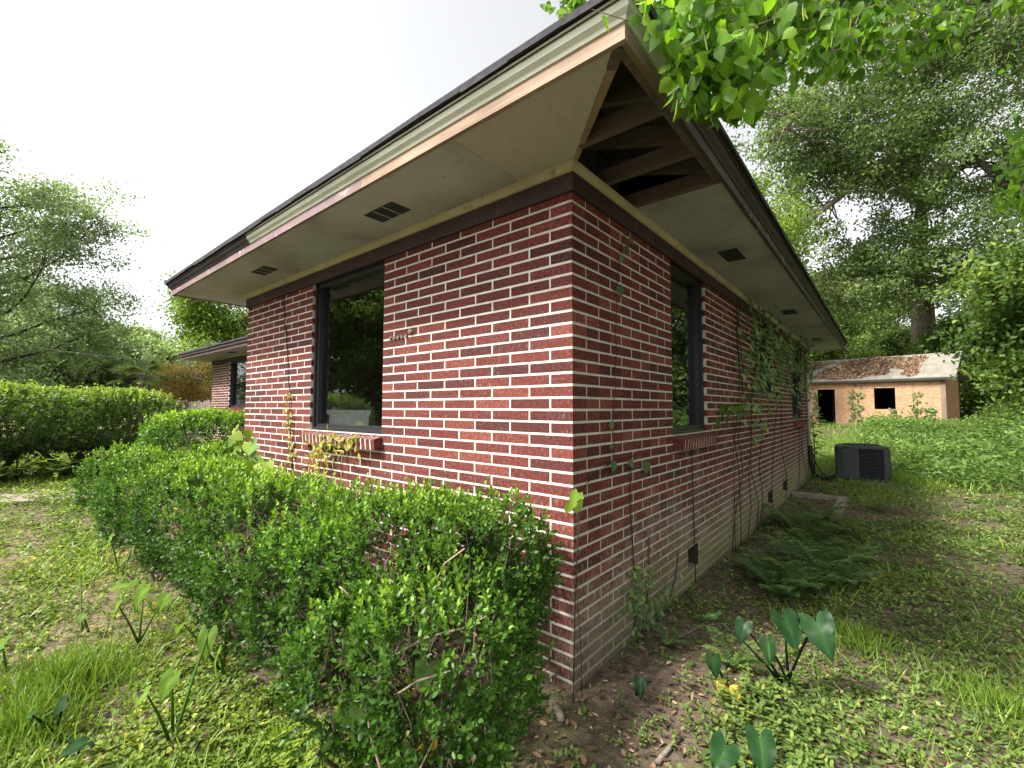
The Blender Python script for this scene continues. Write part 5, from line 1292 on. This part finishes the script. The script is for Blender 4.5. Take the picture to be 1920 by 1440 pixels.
# heavy creeper over the far half of the side wall
cy = np.concatenate([R.normal(4.3, .6, 380), R.normal(6.2, .9, 260), R.normal(8.2, .6, 160)]); cz = np.concatenate([R.normal(2.05, .45, 380), R.normal(2.3, .3, 260), R.normal(2.3, .3, 160)])
k = (cz > .9) & (cz < 2.72) & (cy > 3.0); cy, cz = cy[k], cz[k]; n = len(cy)
P = np.stack([R.uniform(.02, .16, n)+np.clip(cz-2.2, 0, 1)*.25*R.uniform(0, 1, n), cy, cz], -1)
pth = []
for yb in (3.05, 3.35, 3.62, 4.2, 4.35, 5.2, 6.1, 7.4, 8.5):
    q_ = [np.array([.02+R.uniform(0, .03), yb+R.normal()*.05, -.06])]
    for z in (.3, .7, 1.1, 1.5, 1.9, 2.3, 2.6): q_.append(np.array([.015+R.uniform(0, .05), q_[-1][1]+R.normal()*.13+.04, z]))
    pth.append(q_)
vine('wall_creeper', 'dark tangled creeper covering the side wall around the far windows', pth, (P, R.normal(size=(n, 3))*[.5, .6, .5]+[.2, -.3, -.9], np.tile([.8, -.6, .4], (n, 1))+R.normal(size=(n, 3))*.4, R.uniform(.06, .13, n), R.uniform(.03, .055, n), R.uniform(0, 1, n)), G['darkfern'], (.03, 4.5, gz1(.03, 4.5)), .005, 'oval')
lv = [(1366+R.normal()*14, 772+R.normal()*7) for _ in range(14)]; P = np.array([onx(x_, y_, .08) for x_, y_ in lv]); n = len(P)
vine('young_creeper', 'fresh green creeper tip right of the first side window', [[(.02, 3.15, -.06), (.03, 3.12, .6), (.04, 3.1, 1.2), tuple(P[0])]], (P, R.normal(size=(n, 3))*.5+[.1, -.2, -.7], np.tile([.8, -.6, .5], (n, 1))+R.normal(size=(n, 3))*.3, R.uniform(.09, .13, n), R.uniform(.045, .06, n), R.uniform(.2, .7, n)), G['tallow'], (.02, 3.15, gz1(.02, 3.15)), .004, 'oval')
# low climbers on the nearer side wall
n = 150; P = np.stack([R.uniform(.01, .05, n), np.concatenate([R.normal(.72, .10, 90), R.normal(1.1, .18, 60)]), np.concatenate([R.uniform(-.02, .42, 90), R.uniform(-.02, .16, 60)])], -1)
vine('foot_creeper', 'small creeper with dark leaves climbing the foot of the side wall', [[(.012, .70, -.06), (.012, .72, .3), (.012, .66, .8), (.012, .68, 1.15)], [(.012, .80, -.06), (.012, .92, .2), (.012, .95, .55)], [(.012, 1.9, -.06), (.012, 1.88, .5), (.012, 1.86, 1.1)], [(.012, 1.2, -.06), (.012, 1.42, .12), (.012, 1.5, .3)]], (P, R.normal(size=(n, 3))*.5+[.2, -.1, -.8], np.tile([.8, -.5, .5], (n, 1))+R.normal(size=(n, 3))*.4, R.uniform(.03, .06, n), R.uniform(.018, .03, n), R.uniform(0, 1, n)), G['darkfern'], (.012, .70, gz1(.012, .7)), .0045, 'oval')

# ================================================================== ground cover
def fan(R, n, rmin, rmax, a0, a1, p=1.35):
    """points on the ground round the viewer, thinning with distance"""
    u = R.uniform(0, 1, n); e = 2-p; r_ = (rmin**e+u*(rmax**e-rmin**e))**(1/e); a = R.uniform(a0, a1, n)
    return CAM[0]-np.sin(a)*r_, CAM[1]+np.cos(a)*r_, r_
def blocked(x, y):
    return (x > WX-.02) & (x < .012) & (y > -.012) & (y < WY) | (x > -13.4) & (x < WX) & (y > 2.15) & (y < 8) | ((x-.86)**2+(y-9.75)**2 < .3)
def shaderand(x, y, s): return lump(np.stack([x, y], -1), s, 77)
def under_shrub(x, y):
    return ((np.abs(x+.62) < .68) & (y > -.98) & (y < 0)) | ((x < -1.2) & (x > -5.7) & (y > -1.02) & (y < 0))
def cover(name, label, seed, n, rng, mat, dens, size, asp, shape_near, nl, hgt, cat, upright=.5, split=4.0):
    R = np.random.RandomState(seed); x, y, d = fan(R, n, rng[0], rng[1], rng[2], rng[3], rng[4] if len(rng) > 4 else 1.35)
    f = dens(x, y, d); k = (R.uniform(0, 1, n) < f) & ~blocked(x, y); x, y, d = x[k], y[k], d[k]; z = gz(x, y); m = len(x)
    cs_ = np.clip(d/3.5, 1, 6)**.62
    P, A, N, L, W, Q, DD = [], [], [], [], [], [], []
    t0 = R.uniform(.1, .75, m)+.16*shaderand(x, y, 2.2)
    hh = R.uniform(.3, 1, m)*hgt*cs_*(1+.4*shaderand(x, y, 1.3))
    for j in range(nl):
        az = R.uniform(0, 6.28)+j*2.4+R.uniform(0, 6.28, m); r_ = R.uniform(.2, 1, m)*size[1]*.8*cs_
        P.append(np.stack([x+np.cos(az)*r_*.5, y+np.sin(az)*r_*.5, z+hh*R.uniform(.35, 1, m)], -1))
        A.append(np.stack([np.cos(az), np.sin(az), R.normal(0, .35, m)+upright*.5], -1)); N.append(np.stack([R.normal(0, .4, m), R.normal(0, .4, m), np.ones(m)], -1))
        l = R.uniform(size[0], size[1], m)*cs_; L.append(l); W.append(l*asp*R.uniform(.8, 1.2, m)); Q.append(np.clip(t0+R.normal(0, .14, m), 0, 1)); DD.append(d)
    P, A, N, L, W, Q, DD = [np.concatenate(v) for v in (P, A, N, L, W, Q, DD)]
    nr = DD < split; sets = []
    for kk, sh in ((nr, shape_near), (~nr, 'rh')):
        if kk.any(): sets.append((P[kk], A[kk], N[kk], L[kk], W[kk], Q[kk], sh))
    o = link(name, leaf_mesh(name, sets), mat); tag(o, label, cat, kind='stuff'); return o
bed = lambda x, y: (x > -.05) & (x < .62+.1*np.sin(y*2)) & (y > -.6)
soilpatch = lambda x, y: np.hypot((x-.12)/.55, (y+.10)/.42) < 1
def dl(x, y, d):                                     # sunny left lawn
    n_ = shaderand(x, y, 1.05)*.9+shaderand(x, y, 3.7)*.45
    f = np.clip(1.1+n_, .1, 1)
    for cx, cy, a, b in ((-7.2, -1.75, 2.4, .45), (-4.6, -2.15, 1.2, .35), (-8.6, -2.6, 2, .5), (-2.7, -2.05, .42, .2), (-1.7, -1.55, .35, .14), (-10.5, -1.6, 2, .35)):
        f = np.where(((x-cx)/a)**2+((y-cy)/b)**2 < 1+.5*shaderand(x, y, 5.), f*.55, f)
    f = np.where(under_shrub(x, y), f*.25, f); return np.where((x < -.2-.0*y) & (y < -.25) | (x < -5), f, 0)*np.where((y > -.75) & (x > -.5), .3, 1)
VL, VR = YAW+.98, YAW-1.0
cover('ground_cover', 'sunny yellow-green ground cover on the lawn left of the shrubs', 81, 60000, (.8, 26, YAW+.05, VL+.12, 1.35), G['cover'], dl, (.016, .034), .62, 'hex', 6, .045, 'weeds', .5, 2.6)
def dr(x, y, d):
    n_ = shaderand(x, y, 1.3)*.6+shaderand(x, y, 4.1)*.45
    f = np.clip(.88+n_, .12, 1); f = np.where(bed(x, y), f*np.where(y > 1.2, .5, .16), f); f = np.where(soilpatch(x, y), f*.12, f)
    lit = shaderand(x, y, .8)+.5*shaderand(x, y, 2.6); f = np.where((lit > .45) & (y > 2.2), f*.35, f)
    return np.where((x > -.35) & ~((x < -.0) & (y > -.2)), f, 0)
cover('shade_weeds', 'low small-leaved weeds on the shaded ground right of the house', 82, 80000, (.8, 30, VR-.15, YAW+.12, 1.35), G['coverR'], dr, (.016, .032), .55, 'hex', 6, .05, 'weeds', .5, 2.6)
# grass tufts
def dg(x, y, d):
    g = shaderand(x, y, 2.1)+.4*shaderand(x, y, 6); f = np.clip(.25+g, 0, 1)*.8
    f = np.where((x < -.1) & (y < -.6), f*dl(x, y, d)*1.3, f); f = np.where(bed(x, y) | soilpatch(x, y) | under_shrub(x, y), 0, f)
    return np.where((y > 9.3) & (x < 2.2), 1.0, f)
cover('grass', 'thin green grass blades scattered over the yard', 83, 34000, (.8, 34, VR-.12, VL+.1, 1.4), G['grass'], dg, (.06, .13), .05, 'blade', 5, .004, 'grass', 3.2, 9.0)
R = np.random.RandomState(84)
def tuft(px_, py_, n, sp, h, name, label):
    c = onz(px_, py_, -.05); a = R.uniform(0, 6.28, n); r_ = np.abs(R.normal(0, sp, n)); x = c[0]+np.cos(a)*r_; y = c[1]+np.sin(a)*r_
    P = np.stack([x, y, gz(x, y)-.005], -1); A = np.stack([R.normal(0, .45, n), R.normal(0, .45, n), np.ones(n)], -1)
    l = R.uniform(.5, 1, n)*h; o = link(name, leaf_mesh(name, [(P, A, R.normal(size=(n, 3)), l, R.uniform(.004, .008, n), R.uniform(.2, .8, n), 'blade')]), G['grass']); tag(o, label, 'grass', 'long grass tufts', 'stuff')
tuft(120, 1290, 900, .22, .24, 'grass_tuft', 'long soft grass tuft at the lower left'); tuft(40, 1380, 700, .16, .2, 'grass_tuft', 'long soft grass at the bottom left corner')
tuft(520, 1400, 160, .06, .12, 'grass_tuft', 'small grass tuft left of the near shrub foot'); tuft(1870, 1330, 500, .16, .13, 'grass_tuft', 'grass tuft at the lower right edge'); tuft(1600, 1200, 500, .14, .15, 'grass_tuft', 'dark grass tuft right of the big taro leaves')
tuft(1560, 870, 2600, .55, .34, 'grass_tuft', 'bright sunlit grass between house end and condenser'); tuft(1600, 850, 3500, 1.3, .42, 'grass_tuft', 'bright sunlit grass behind the condenser'); tuft(1690, 905, 1500, .6, .25, 'grass_tuft', 'bright grass right of the condenser')
# bright leafy weed patch under the yellow leaf
def weedpatch(name, label, cx, cy, n, sp, h, leafL, mat, seed, asp=.45, pairs=4):
    R = np.random.RandomState(seed); c = onz(cx, cy, -.05); x = c[0]+R.normal(0, sp[0], n); y = c[1]+R.normal(0, sp[1], n); z = gz(x, y)
    st = MB(); P, A, N, L, Q = [], [], [], [], []
    for i in range(n):
        hh = h*R.uniform(.5, 1.1); top = np.array([x[i]+R.normal()*.02, y[i]+R.normal()*.02, z[i]+hh]); b = np.array([x[i], y[i], z[i]-.01]); st.tube([b, top], [.0018, .001], 3)
        for k in range(pairs):
            t = .35+.65*(k+1)/pairs; p_ = b+(top-b)*t; az = k*1.57+R.uniform(-.3, .3)
            for s_ in (0, math.pi):
                P.append(p_); A.append([math.cos(az+s_), math.sin(az+s_), R.uniform(-.1, .5)]); N.append([R.normal()*.2, R.normal()*.2, 1]); L.append(leafL*R.uniform(.7, 1.15)); Q.append(R.uniform(.25, .9))
    r = empty(name, (c[0], c[1], gz1(c[0], c[1])), label, 'weeds'); P = np.array(P)-np.array(r.location); st.v = [tuple(np.array(v)-np.array(r.location)) for v in st.v]
    st.build('stems', mat, r); tag(link('leaves', leaf_mesh('leaves', [(P, np.array(A), np.array(N), np.array(L), np.array(L)*asp, np.array(Q), 'oval')]), mat, r), kind='stuff'); tag(r, kind='stuff')
weedpatch('leafy_weeds', 'bright green leafy weeds around the crumpled yellow leaf', 1440, 1345, 80, (.15, .14), .10, .038, G['coverR'], 91)
weedpatch('leafy_weeds', 'bright green leafy weeds at the bottom edge right of the stick', 1470, 1420, 60, (.14, .10), .08, .034, G['coverR'], 92)
weedpatch('leafy_weeds', 'small green weeds on the soil below the brick corner', 1230, 1370, 40, (.16, .12), .05, .022, G['coverR'], 93)
weedpatch('leafy_weeds', 'pale ground weeds in front of the near boxwood', 640, 1430, 150, (.28, .12), .08, .03, G['cover'], 94)
weedpatch('leafy_weeds', 'weeds under the dark trunks of the big hedge', 120, 900, 130, (.5, 2.0), .5, .16, G['hedge'], 95)
# sapling by the far house corner
def sapling():
    R = np.random.RandomState(9); q_ = onz(1527, 895, -.05); r = empty('sapling', (q_[0], q_[1], gz1(q_[0], q_[1])), 'slender leafy sapling just past the far house corner', 'sapling')
    m = MB(); m.tube([(0, 0, -.05), (.02, 0, .6), (0, .02, 1.35)], [.014, .011, .006], 6); m.build('stem', MT['vinestem'], r, True)
    n = 70; t = R.uniform(.35, 1.05, n); az = R.uniform(0, 6.28, n); P = np.stack([np.cos(az)*.05, np.sin(az)*.05, t*1.35], -1)
    link('leaves', leaf_mesh('leaves', [(P, np.stack([np.cos(az), np.sin(az), R.uniform(-.5, .5, n)], -1), np.tile([0, 0, 1.], (n, 1))+R.normal(size=(n, 3))*.3, R.uniform(.14, .26, n), R.uniform(.06, .10, n), R.uniform(.3, 1, n), 'oval')]), G['light'], r)
sapling()
# tall weeds at the right
def tallweeds():
    R = np.random.RandomState(96); n = 5200
    x = R.uniform(.6, 9.5, n); y = R.uniform(9.5, 27, n)
    edge = 1.75+.10*(y-9.5)*0+.6*np.sin(y*.9)*.5; edge = np.where(y > 14, 1.2-.25*(y-14), edge); edge = np.maximum(edge, -3.0)
    k = (x > edge) | (R.uniform(0, 1, n) < .03); k &= (x < 3.2+.35*(y-9)); x, y = x[k], y[k]; n = len(x); z = gz(x, y)
    hf = .55+.28*lump(np.stack([x, y], -1), .8, 31)+np.clip((x-2.4-.08*(y-9))/1.5, 0, 1)*.75; hf = np.clip(hf, .25, 1.7)*R.uniform(.7, 1.15, n)
    m = 26; P = np.repeat(np.stack([x, y, z], -1), m, 0); h = np.repeat(hf, m); t = R.uniform(.1, 1, n*m)**.8; P[:, 2] += t*h; P[:, :2] += R.normal(size=(n*m, 2))*(.06+.10*(1-t)[:, None]*.8+.05)
    A = R.normal(size=(n*m, 3)); A[:, 2] = np.abs(A[:, 2])*.5; N = R.normal(size=(n*m, 3))*.5+[0, 0, .8]
    q_ = np.clip(np.repeat(R.uniform(.1, .7, n)+.15*lump(np.stack([x, y], -1), .8, 31), m)+R.normal(0, .13, n*m)+.2*(t-.5), 0, 1)
    L = R.uniform(.04, .12, n*m)*np.repeat(R.choice([.7, 1.0, 1.5], n), m); o = link('tall_weeds', leaf_mesh('tall_weeds', [(P, A, N, L, L*.42, q_, 'rh')]), G['weeds']); tag(o, 'waist-high mass of green weeds in front of the shed at the right', 'weeds', kind='stuff')
tallweeds()
# dead leaves
def litter(seed, n, rng, dens, size, name, label):
    R = np.random.RandomState(seed); x, y, d = fan(R, n, *rng); k = (R.uniform(0, 1, n) < dens(x, y)) & ~blocked(x, y); x, y, d = x[k], y[k], d[k]; n = len(x)
    s = R.uniform(size[0], size[1], n)*np.clip(d/4, 1, 4)**.5
    P = np.stack([x, y, gz(x, y)+R.uniform(.004, .02, n)], -1); A = np.stack([R.normal(size=n), R.normal(size=n), R.normal(0, .25, n)], -1); N = np.stack([R.normal(0, .35, n), R.normal(0, .35, n), np.ones(n)], -1)
    o = link(name, leaf_mesh(name, [(P, A, N, s, s*R.uniform(.3, .6, n), R.uniform(0, 1, n)**1.2, 'oval')]), G['litter']); tag(o, label, 'dead leaves', kind='stuff')
litter(97, 26000, (.9, 18, VR-.1, YAW+.15, 1.35), lambda x, y: np.where(bed(x, y), .75, np.where(soilpatch(x, y), .25, .42))*np.where((x > -.3), 1, 0), (.018, .05), 'leaf_litter', 'brown dead leaves scattered over the soil along the side wall')
litter(98, 9000, (.9, 14, YAW, VL+.1, 1.5), lambda x, y: np.where(under_shrub(x, y), .9, .25)*np.where(y < -.05, 1, 0), (.015, .04), 'leaf_litter', 'dry tan leaf crumbs on the lawn and under the shrubs at left')
